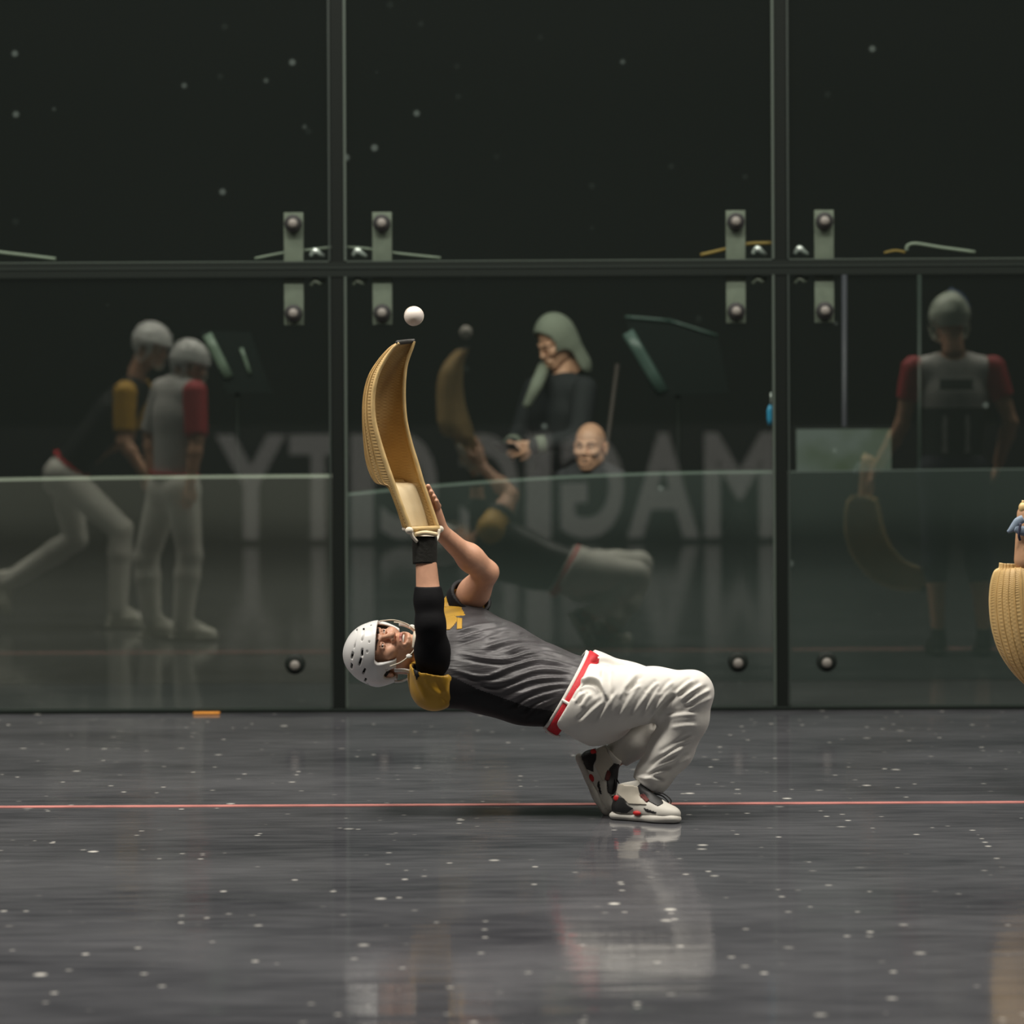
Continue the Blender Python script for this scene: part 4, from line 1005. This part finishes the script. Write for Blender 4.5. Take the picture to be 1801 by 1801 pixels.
for a, b, h in (((1064, 1232), (1020, 1272), 1.1), ((1088, 1214), (1052, 1272), 0.8), ((1124, 1206), (1090, 1262), 0.7), ((1142, 1218), (1110, 1264), 0.8), ((1164, 1204), (1128, 1268), 0.7), ((1178, 1214), (1146, 1264), 0.9),
                ((1040, 1220), (1022, 1244), 1.3), ((1028, 1216), (1012, 1236), 1.2), ((1128, 1206), (1100, 1222), 0.7), ((1160, 1200), (1138, 1222), 0.9), ((1186, 1198), (1160, 1226), 0.9),
                ((1220, 1196), (1186, 1224), 1.1), ((1236, 1204), (1196, 1232), 1.2), ((1250, 1212), (1206, 1240), 1.2), ((1252, 1226), (1206, 1252), 1.0), ((1226, 1256), (1172, 1262), 0.8), ((1226, 1276), (1180, 1280), 0.6),
                ((1206, 1312), (1140, 1356), 1.3), ((1196, 1332), (1130, 1366), 1.1), ((1222, 1296), (1160, 1330), 0.8), ((1182, 1352), (1132, 1372), 1.2), ((1170, 1376), (1118, 1366), 1.0), ((1216, 1330), (1170, 1362), 0.8)):
    dx, dy = b[0] - a[0], b[1] - a[1]; l = math.hypot(dx, dy); nx, ny = -dy / l, dx / l
    fl.append(([a, ((a[0] + b[0]) / 2 + nx * 2, (a[1] + b[1]) / 2 + ny * 2), b], 3.4, 0.0052 * h)); fl.append(([(a[0] + nx * 7, a[1] + ny * 7), (b[0] + nx * 7, b[1] + ny * 7)], 4.0, -0.0048 * h))
fl.append(([(1192, 1218), (1172, 1240), (1154, 1262), (1146, 1284)], 5, -0.016))
VP = wrinkle(VP, QP, fl)
pants = mesh_obj('trousers', VP, QP, M_PANTS, player)

# ---- red sash, waistband, loops and knot
e1 = nrm(tf - wdir * (tf @ wdir)); e2 = np.cross(wdir, e1)
if e2[1] < 0: e2 = -e2
def band(name, c, a1, a2, hw, th, m, parent, seg=64):
    V = []; F = []
    for k in range(seg):
        a = 2 * math.pi * k / seg; d = e1 * math.cos(a) * a1 + e2 * math.sin(a) * a2; o = nrm(e1 * math.cos(a) / a1 + e2 * math.sin(a) / a2)
        for s, t in ((-1, 0), (-0.8, 1), (0.8, 1), (1, 0), (0.8, -1), (-0.8, -1)): V.append(c + d + wdir * hw * s + o * th * t)
    for k in range(seg):
        for i in range(6): a, b = k * 6, ((k + 1) % seg) * 6; F.append((a + i, a + (i + 1) % 6, b + (i + 1) % 6, b + i))
    return mesh_obj(name, V, F, m, parent)
sash = band('sash', w0 + wdir * 0.012, 0.1400, 0.1725, 0.023, 0.007, M_SASH, player)
band('waistband', w0 - wdir * 0.014, 0.1340, 0.1665, 0.007, 0.007, M_PANTS, player)
for a in (-0.95, -1.95):
    d = e1 * math.cos(a) * 0.141 + e2 * math.sin(a) * 0.1735; o = nrm(e1 * math.cos(a) / 0.1335 + e2 * math.sin(a) / 0.1655)
    q = w0 + wdir * 0.012 + d
    tube('belt_loop', [q - wdir * 0.030 + o * 0.002, q - wdir * 0.012 + o * 0.0095, q + wdir * 0.012 + o * 0.0095, q + wdir * 0.030 + o * 0.002], 0.0055, M_WHITE, pants, 8, 4)
k0 = w0 + wdir * 0.014 + e1 * 0.120 + e2 * 0.06
v, f = tube_geo(catmull([k0 + A3(-0.012, -0.035, -0.008), k0 + A3(0.0, -0.015, 0.010), k0 + A3(0.004, 0.01, 0.012), k0 + A3(0.0, 0.035, -0.006)], 5), [0.010, 0.017, 0.017, 0.010], 12); mesh_obj('sash_knot', v, f, M_SASH, sash)

# ---- shoes and socks
shoe(player, P(1192, 1449, 10.62), P(1073, 1440, 10.735), (0, 0.12, 1), 0.262, mirror=-1)
shoe(player, P(1062, 1433, 10.83), P(1012, 1330, 10.95), (0.93, -0.30, 0.30), 0.262, mirror=1)
tube('sock', [P(1132, 1388, 10.735), P(1120, 1402, 10.745), P(1112, 1415, 10.75)], 0.034, M_SHOED, player, 16)
tube('sock', [AN_L * 0.9 + KN_L * 0.1, AN_L, P(1060, 1346, 10.92)], 0.034, M_SHOED, player, 16)

# ================================================================== his basket and the ball
BK = A3(-0.707, 0.707, 0)
st = []
for l, r, d in (((722, 931), (770, 929), 0.054), ((707, 892), (757, 890), 0.046), ((694, 857), (745, 855), 0.056), ((691, 849), (742, 847), 0.125), ((680, 818), (733, 816), 0.140), ((668, 780), (722, 780), 0.118), ((658, 740), (713, 740), 0.092),
                ((656, 700), (710, 700), 0.078), ((662, 665), (711, 665), 0.065), ((674, 638), (715, 638), 0.046), ((690, 614), (725, 610), 0.026), ((702, 603), (728, 600), 0.010)):
    st.append((P(*l, 10.62), P(*r, 10.72), d, BK))
ces, L, R, sec, t0 = cesta('woven cesta basket on the raised arm of the player bent backwards', st)
# leather glove and tan roll at the mouth
g = Field(P(746, 930, 10.68) - A3(0.12, 0.14, 0.12), P(746, 930, 10.68) + A3(0.12, 0.14, 0.14), 0.004)
g.cap(P(748, 950, 10.68), P(743, 938, 10.715), 0.038, 0.024, k=0, flat=(BK, 0.8)); g.cap(P(738, 936, 10.735), P(704, 878, 10.77), 0.028, 0.020, k=0.01, flat=(BK, 0.6))
v, q = g.mesh(2); mesh_obj('glove', v, q, M_ROPE, ces)
tube('leather_roll', [P(730, 940, 10.63), P(748, 937, 10.618), P(768, 940, 10.64)], 0.008, M_PADC, ces, 10, 6)
tube('lace_cord', [P(722, 934, 10.62), P(726, 944, 10.62), P(734, 953, 10.625)], 0.006, M_ROPE, ces, 8, 5)
tube('lace_cord', [P(773, 931, 10.70), P(770, 945, 10.69), P(766, 952, 10.66)], 0.005, M_ROPE, ces, 8, 5)
ball = sphere('ball', P(728, 556, 10.86), 0.0345, mat('white_goatskin', (0.72, 0.66, 0.60), 0.5, bump=0.03), None, 32)
tag(ball, 'white ball in the air above the tip of the raised basket', 'ball')
v, f = tube_geo(np.array([P(728, 556, 10.86) + A3(0.0343 * math.cos(a), -0.004 + 0.012 * math.sin(2 * a), 0.0343 * math.sin(a)) for a in np.linspace(0, 2 * math.pi, 40, endpoint=False)]), 0.0008, 6, closed=True)
mesh_obj('seam', v, f, M_STRAP, ball)

# ================================================================== the other people
def capsule_person(label, J, C, group=None, cap=None, res=0.008, helmet=True, hood=None):
    """J: joint positions; C: materials for shirt, sleeve, trousers, shoe"""
    base = (J['la'] + J['ra']) / 2
    root = empty('person', (base[0], base[1], 0)); tag(root, label, 'person', group)
    pts = np.array([v for k, v in J.items() if k not in ('hf', 'hu')]); lo, hi = pts.min(0) - 0.26, pts.max(0) + 0.26
    R = axes(J['hf'], J['hu']); s = J.get('s', 1.0) if isinstance(J.get('s', 1.0), float) else 1.0
    fwd = nrm(np.cross(J['ls'] - J['rs'], (J['ls'] + J['rs']) / 2 - (J['lh'] + J['rh']) / 2))
    sm, hm = (J['ls'] + J['rs']) / 2, (J['lh'] + J['rh']) / 2
    def torso(F, g):
        up = sm - hm
        F.cap(hm + up * 0.02, sm - up * 0.24, 0.135 + g, 0.165 + g, k=0.04, flat=(fwd, 0.68)); F.cap(sm - up * 0.24, sm - up * 0.08, 0.165 + g, 0.14 + g, k=0.04, flat=(fwd, 0.68))
        F.cap(J['ls'] * 0.85 + J['rs'] * 0.15, J['rs'] * 0.85 + J['ls'] * 0.15, 0.060 + g, k=0.05)
    def leg(F, h, k_, a, g, end=1.0):
        F.chain([(h, 0.085 + g), (k_, 0.054 + g)], k=0.03); e = k_ * (1 - end) + a * end
        F.chain([(k_, 0.054 + g), (k_ * 0.7 + e * 0.3, 0.055 + g), (e, 0.038 + g)], k=0.02)
    B = Field(lo, hi, res)
    torso(B, -0.02)
    for s_ in 'lr':
        leg(B, J[s_ + 'h'], J[s_ + 'k'], J[s_ + 'a'], -0.006)
        B.chain([(J[s_ + 's'], 0.052), (J[s_ + 'e'], 0.040)], k=0.03); B.chain([(J[s_ + 'e'], 0.040), (J[s_ + 'e'] * 0.7 + J[s_ + 'w'] * 0.3, 0.041), (J[s_ + 'w'], 0.028)], k=0.02)
    B.cap(sm, J['hd'] + R @ A3(0, 0.025, -0.10), 0.058, 0.055, k=0.03)
    meshes = [B.mesh(2), (HEAD[0] @ R.T + J['hd'], HEAD[1])]
    for s_ in 'lr':
        d = J[s_ + 'w'] - J[s_ + 'e']; pal = fwd if abs(nrm(d) @ fwd) < 0.8 else A3(0, 0, -1)
        H = Field(J[s_ + 'w'] - 0.24, J[s_ + 'w'] + 0.24, 0.0045)
        hand(H, J[s_ + 'w'], d, np.cross(nrm(d), fwd if abs(nrm(d) @ fwd) < 0.8 else A3(0, 0, 1)) * (1 if s_ == 'l' else -1) + 1e-4, 1 if s_ == 'l' else -1, curl=(0.5, 0.55, 0.6, 0.65)); meshes.append(H.mesh(1))
    V, Q = add_tris(meshes); b = mesh_obj('body', V, Q, M_SKIN, root)
    place_head(R, J['hd'], b)
    S = Field(lo, hi, res); torso(S, 0.012)
    S.cap(sm, J['hd'] + R @ A3(0, 0.025, -0.10), 0.070, 0.067, k=0.01, sub=True)
    up = nrm(sm - hm); S.cut(hm - up * 0.02, -up)
    VS, QS = S.mesh(2); sh = mesh_obj('jersey', VS, QS, C['shirt'], root)
    if 'yoke' in C:
        c = VS[QS].mean(1); t = (c - hm) @ up / np.linalg.norm(sm - hm); ids = (t > C['yoke']).astype(int)
        xx = np.abs((c - hm) @ nrm(J['ls'] - J['rs'])); bk = (c - sm) @ fwd < 0
        ids[bk & (t > 0.80) & (t < 0.90) & (xx < 0.09)] = 2; ids[bk & (t > 0.18) & (t < 0.55) & (np.abs(xx - 0.06) < 0.014)] = 1
        set_mats(sh, ids)
    for s_ in 'lr':
        S = Field(J[s_ + 's'] - 0.42, J[s_ + 's'] + 0.42, res); a, e = J[s_ + 's'], J[s_ + 'e']
        d = e - a; t = C.get('slen', 0.55)
        S.cap(a, a + d * t, 0.072, 0.064, k=0)
        if t >= 1: S.chain([(e, 0.055), (J[s_ + 'w'], 0.044)], k=0.02)
        else: S.cut(a + d * t, d)
        v, q = S.mesh(2); mesh_obj('sleeve', v, q, C['sleeve_' + s_] if 'sleeve_' + s_ in C else C['sleeve'], root)
    S = Field(lo, hi, res); S.cap(J['lh'], J['rh'], 0.105, k=0); S.cap(hm, hm + up * 0.10, 0.14, 0.145, k=0.03, flat=(fwd, 0.72))
    for s_ in 'lr': leg(S, J[s_ + 'h'], J[s_ + 'k'], J[s_ + 'a'], 0.018, C.get('tlen', 0.95))
    S.cut(hm + up * 0.09, up)
    v, q = S.mesh(2); mesh_obj('trousers', v, q, C['trousers'], root)
    if 'sash' in C:
        u1 = nrm(fwd - up * (fwd @ up)); u2 = np.cross(up, u1)
        v, f = tube_geo(np.array([hm + up * 0.085 + u1 * 0.115 * math.cos(a) + u2 * 0.155 * math.sin(a) for a in np.linspace(0, 2 * math.pi, 40, endpoint=False)]), 0.020, 8, 0.45, up, closed=True)
        mesh_obj('sash', v, f, C['sash'], root)
    for s_ in 'lr':
        a = J[s_ + 'a']; t = J[s_ + 't']; d = nrm(t - a); d = nrm(A3(d[0], d[1], d[2])); u = nrm(A3(0, 0, 1) - d * d[2]) if abs(d[2]) < 0.9 else A3(1, 0, 0)
        heel = a - u * 0.085 - d * 0.075
        shoe(root, heel + d * 0.285, heel, u, 0.285, 1, (C['shoe'], C['shoe']), fancy=False)
    if helmet: wear_helmet(R, J['hd'], root, C.get('helmet', M_SHELL), chin=True)
    return root, R

M_JW = mat('white_jersey', (0.62, 0.60, 0.58), 0.6, bump=0.15, bscale=20)
M_JR = mat('red_jersey', (0.42, 0.02, 0.03), 0.6, bump=0.15, bscale=20)
M_JD = mat('dark_green_jersey', (0.03, 0.045, 0.042), 0.6)
M_NAVY = mat('navy_cloth', (0.03, 0.032, 0.06), 0.7)

# two players just beyond the left edge of the frame: the glass shows them
gA = 3.75
J = dict(hd=PR(333, 640, gA), hf=A3(0.75, 0.6, -0.25), hu=A3(0.1, 0.0, 1), rs=PR(346, 690, gA) + A3(0, 0.12, 0), ls=PR(282, 686, gA) + A3(0, -0.12, 0), re=PR(352, 770, gA) + A3(0, 0.18, 0), rw=PR(342, 850, gA) + A3(0.0, 0.22, 0),
         le=PR(258, 765, gA) + A3(0, -0.16, 0), lw=PR(262, 840, gA) + A3(0.0, -0.10, 0), rh=PR(322, 860, gA) + A3(0, 0.08, 0), lh=PR(288, 860, gA) + A3(0, -0.08, 0), rk=PR(336, 975, gA) + A3(0, 0.08, 0), lk=PR(252, 985, gA) + A3(0, -0.1, 0))
J['ra'] = A3(*PR(322, 1000, gA)[:2], 0.09) + A3(0, 0.08, 0); J['la'] = A3(*PR(262, 1000, gA)[:2], 0.09) + A3(0, -0.1, 0); J['rt'] = J['ra'] + A3(0.2, 0.05, 0); J['lt'] = J['la'] + A3(0.2, 0.05, 0)
capsule_person('white helmeted player in white jersey with red sleeve, mirrored at the left of the glass', J, dict(shirt=M_JW, sleeve=M_JR, sleeve_l=M_JW, slen=0.95, trousers=M_PANTS, shoe=M_SHOEW, sash=M_SASH), 'players on the court')
gB = 4.6
J = dict(hd=PR(266, 608, gB), hf=A3(0.85, 0.4, -0.3), hu=A3(0.35, 0, 1), rs=PR(240, 685, gB) + A3(0, -0.16, 0), ls=PR(226, 690, gB) + A3(0, 0.16, 0), re=PR(215, 770, gB) + A3(0, -0.2, 0), rw=PR(168, 800, gB) + A3(0, -0.22, 0),
         le=PR(225, 775, gB) + A3(0, 0.2, 0), lw=PR(262, 830, gB) + A3(0, 0.22, 0), rh=PR(108, 838, gB) + A3(0, -0.08, 0), lh=PR(112, 834, gB) + A3(0, 0.08, 0), rk=PR(128, 950, gB) + A3(0, -0.1, 0), lk=PR(216, 930, gB) + A3(0, 0.1, 0))
J['ra'] = PR(2, 1030, gB) + A3(0, -0.1, 0); J['la'] = A3(*PR(210, 1000, gB)[:2], 0.09) + A3(0, 0.1, 0); J['rt'] = J['ra'] + A3(0.08, 0, -0.2); J['lt'] = J['la'] + A3(0.2, 0, 0)
capsule_person('lunging player in black jersey with yellow sleeves, mirrored at the far left of the glass', J, dict(shirt=M_SHIRTB, sleeve=M_YEL, slen=0.8, trousers=M_PANTS, shoe=M_SHOEW, sash=M_SASH), 'players on the court')
# the player just beyond the right edge, facing the camera, his basket hanging into the frame
YR = 11.4; X0 = 2.13
hz = lambda dx, z, dy=0: A3(X0 + dx, YR + dy, z)
J = dict(hd=hz(-0.02, 1.80), hf=A3(-0.3, -0.95, -0.1), hu=A3(0, 0, 1), rs=hz(-0.21, 1.53), ls=hz(0.21, 1.53), re=hz(-0.27, 1.23, -0.04), rw=hz(-0.40, 0.99, -0.17), le=hz(0.30, 1.24, 0.03), lw=hz(0.26, 1.02, -0.15),
         rh=hz(-0.09, 0.98), lh=hz(0.09, 0.98), rk=hz(-0.10, 0.52, -0.03), lk=hz(0.13, 0.52, -0.03), ra=hz(-0.09, 0.09, 0.02), la=hz(0.15, 0.09, 0.04), rt=hz(-0.10, 0.09, -0.2), lt=hz(0.17, 0.09, -0.2))
rp, Rr = capsule_person('player in red sleeves and white-yoked jersey, mirrored at the right of the glass', J,
    dict(shirt=[M_JD, M_JW, M_JD], yoke=0.62, sleeve=M_JR, trousers=M_NAVY, tlen=0.28, shoe=M_SHOEB, helmet=mat('white_green_shell', (0.6, 0.66, 0.55), 0.35)), 'players on the court')
T = lambda p: np.asarray(p, float) @ Rr.T + J['hd']
tube('helmet_stripe', [T((0.10, 0.03, 0.05)), T((0.07, 0.02, 0.115)), T((0.0, 0.02, 0.15))], 0.014, mat('blue_tape', (0.06, 0.12, 0.3), 0.5), rp, 8, 6)
st = []
Yc = 11.20
for l, r, d, b in (((1761, 990), (1801, 990), 0.035, (-0.35, -0.93, 0)), ((1759, 1001), (1803, 1001), 0.045, (-0.4, -0.92, 0.05)), ((1751, 1007), (1809, 1003), 0.095, (-0.55, -0.83, 0.1)), ((1745, 1029), (1817, 1018), 0.120, (-0.62, -0.78, 0)), ((1743, 1066), (1825, 1053), 0.130, (-0.64, -0.76, 0)),
                   ((1749, 1113), (1837, 1094), 0.130, (-0.62, -0.76, -0.15)), ((1767, 1158), (1859, 1130), 0.120, (-0.55, -0.72, -0.4)), ((1805, 1202), (1890, 1161), 0.100, (-0.4, -0.7, -0.6)), ((1865, 1234), (1930, 1178), 0.075, (-0.2, -0.7, -0.7)), ((1940, 1241), (1975, 1182), 0.03, (0, -0.7, -0.7))):
    st.append((P(*l, Yc), P(*r, Yc + 0.06), d, A3(*b)))
ces2, *_ = cesta('woven cesta basket cut off by the right edge of the picture', st, ribs=11, knobs=False)
g = Field(P(1800, 950, Yc) - A3(0.16, 0.2, 0.16), P(1800, 950, Yc) + A3(0.16, 0.2, 0.18), 0.004)
g.cap(P(1808, 905, Yc - 0.04), P(1803, 985, Yc - 0.05), 0.040, 0.040, k=0, flat=((0, 1, 0), 0.75)); v, q = g.mesh(2)
mesh_obj('glove', v, q, mat('tan_leather_glove', (0.52, 0.30, 0.17), 0.55, bump=0.1), ces2)
M_BLUE = mat('blue_grey_ribbon', (0.24, 0.31, 0.40), 0.6, bump=0.1)
for i, (pts, r) in enumerate((([(1800, 912), (1790, 918), (1780, 930), (1772, 936)], [0.014, 0.016, 0.012, 0.005]), ([(1785, 928), (1800, 934), (1822, 930)], [0.014, 0.018, 0.014]))):
    v, f = tube_geo(catmull([P(x, y, Yc - 0.085) for x, y in pts], 5), r, 10, 0.45, (0, 1, 0)); mesh_obj('ribbon', v, f, M_BLUE, ces2)
tube('cord', [P(1795, 920, Yc - 0.10), P(1792, 940, Yc - 0.10), P(1794, 950, Yc - 0.09)], 0.005, M_NAVY, ces2, 8)
sphere('cord_knot', P(1799, 893, Yc - 0.05), (0.016, 0.016, 0.02), M_RIM, ces2, 14)
tube('cord', [P(1800, 880, Yc - 0.05), P(1799, 893, Yc - 0.05), P(1802, 912, Yc - 0.05)], 0.006, M_RIM, ces2, 8)

# ---- spectators in the hall behind the barrier
M_HOOD = mat('pale_hood_cloth', (0.20, 0.22, 0.17), 0.8, bump=0.1); M_JACK = mat('black_jacket', (0.012, 0.014, 0.016), 0.8); M_TEE = mat('dark_tee', (0.03, 0.03, 0.035), 0.8)
Ys = 16.45
def stand(px, top, Y, k=1.0, face=(0, -1, 0)):
    x = bx(px, Y); z = bz(top, Y); f = nrm(face); l = np.cross(A3(0, 0, 1), f); o = A3(x, Y, 0)
    q = lambda a, b, c: o + l * a + f * b + A3(0, 0, c)
    return dict(hd=q(0, 0.03, z), hf=f, hu=A3(0, 0, 1), ls=q(0.18 * k, 0, z - 0.25 * k), rs=q(-0.18 * k, 0, z - 0.25 * k), le=q(0.22 * k, 0.08, z - 0.50 * k), re=q(-0.22 * k, 0.08, z - 0.50 * k), lw=q(0.10 * k, 0.28, z - 0.54 * k), rw=q(-0.08 * k, 0.28, z - 0.54 * k),
                lh=q(0.09 * k, 0, z - 0.76 * k), rh=q(-0.09 * k, 0, z - 0.76 * k), lk=q(0.1 * k, 0.03, (z - 0.76 * k) * 0.53 + 0.02), rk=q(-0.1 * k, 0.03, (z - 0.76 * k) * 0.53 + 0.02), la=q(0.1 * k, 0, 0.09), ra=q(-0.1 * k, 0, 0.09), lt=q(0.1 * k, 0.2, 0.09), rt=q(-0.1 * k, 0.2, 0.09))
J = stand(985, 602, Ys, 1.0, (-0.72, -0.7, 0))
J['hf'] = A3(-0.75, -0.5, -0.45); 
hp, Rh = capsule_person('spectator in black jacket with pale hood up, looking at a phone behind the glass', J, dict(shirt=M_JACK, sleeve=M_JACK, slen=1.0, trousers=M_TEE, shoe=M_SHOEB), 'spectators behind the glass', helmet=False)
F = Field((-0.16, -0.19, -0.24), (0.16, 0.19, 0.20), 0.006)
F.ell((0, 0.01, 0.02), (0.100, 0.122, 0.140), k=0); F.cap((0, 0.03, -0.05), (0, 0.04, -0.16), 0.095, 0.10, k=0.03)
F.ell((0, 0.005, 0.01), (0.088, 0.108, 0.126), k=0, sub=True); F.cap((0, -0.06, 0.02), (0, -0.3, -0.01), 0.078, 0.09, k=0.01, sub=True); F.cap((0, 0.0, -0.05), (0, 0.0, -0.3), 0.09, 0.1, k=0.01, sub=True)
v, q = F.mesh(2); mesh_obj('hood', v @ Rh.T + J['hd'], q, M_HOOD, hp)
for s in (-1, 1):
    if s < 0: v, f = tube_geo(catmull([J['hd'] + Rh @ A3(s * 0.06, -0.09, -0.10), J['hd'] + A3(-0.07 + s * 0.03, -0.17, -0.22), J['hd'] + A3(-0.10 + s * 0.06, -0.18, -0.34)], 5), [0.034, 0.036, 0.022], 10); mesh_obj('hood_front', v, f, M_HOOD, hp)
    w = J['lw' if s > 0 else 'rw']; e = J['le' if s > 0 else 're']
    v, f = tube_geo(np.array([w - (w - e) * 0.22, w - (w - e) * 0.02]), 0.049, 14); mesh_obj('cuff', v, f, M_HOOD, hp)
ph = (J['lw'] + J['rw']) / 2 + nrm(J['hf'] * A3(1, 1, 0)) * 0.10 + A3(0, 0, -0.01)
phone = empty('phone', ph); tag(phone, 'lit phone held by the hooded spectator behind the glass', 'phone')
pf = nrm(A3(-0.72, -0.7, 0)); pl_ = np.cross(A3(0, 0, 1), pf); pn = nrm(A3(0, 0, 1) * 0.8 - pf * 0.6); pu = np.cross(pl_, pn)
def slab(name, c, a, b, n, ha, hb, hn, m, par):
    V = [c + a * sa * ha + b * sb_ * hb + n * sn * hn for sn in (-1, 1) for sa, sb_ in ((-1, -1), (1, -1), (1, 1), (-1, 1))]
    return mesh_obj(name, V, BOXF, m, par, smooth=False)
slab('case', ph, pl_, pu, pn, 0.075, 0.038, 0.004, M_SHOEB, phone)
slab('screen', ph + pn * 0.0045, pl_, pu, pn, 0.070, 0.034, 0.001, mat('lit_screen', (0.1, 0.2, 0.3), 0.3, emit=(0.35, 0.6, 0.9, 0.6)), phone)
J = stand(1040, 786, 15.85, 0.72, (-0.3, -0.95, 0))
for s_, a in (('l', 1), ('r', -1)):
    J[s_ + 'e'] = J[s_ + 's'] + A3(0.04 * a, 0.02, -0.18); J[s_ + 'w'] = J[s_ + 's'] + A3(0.04 * a, 0.0, -0.36)
capsule_person('shorter spectator with bare head beside the hooded one, just above the barrier', J, dict(shirt=M_TEE, sleeve=M_TEE, trousers=M_TEE, shoe=M_SHOEB), 'spectators behind the glass', helmet=False)
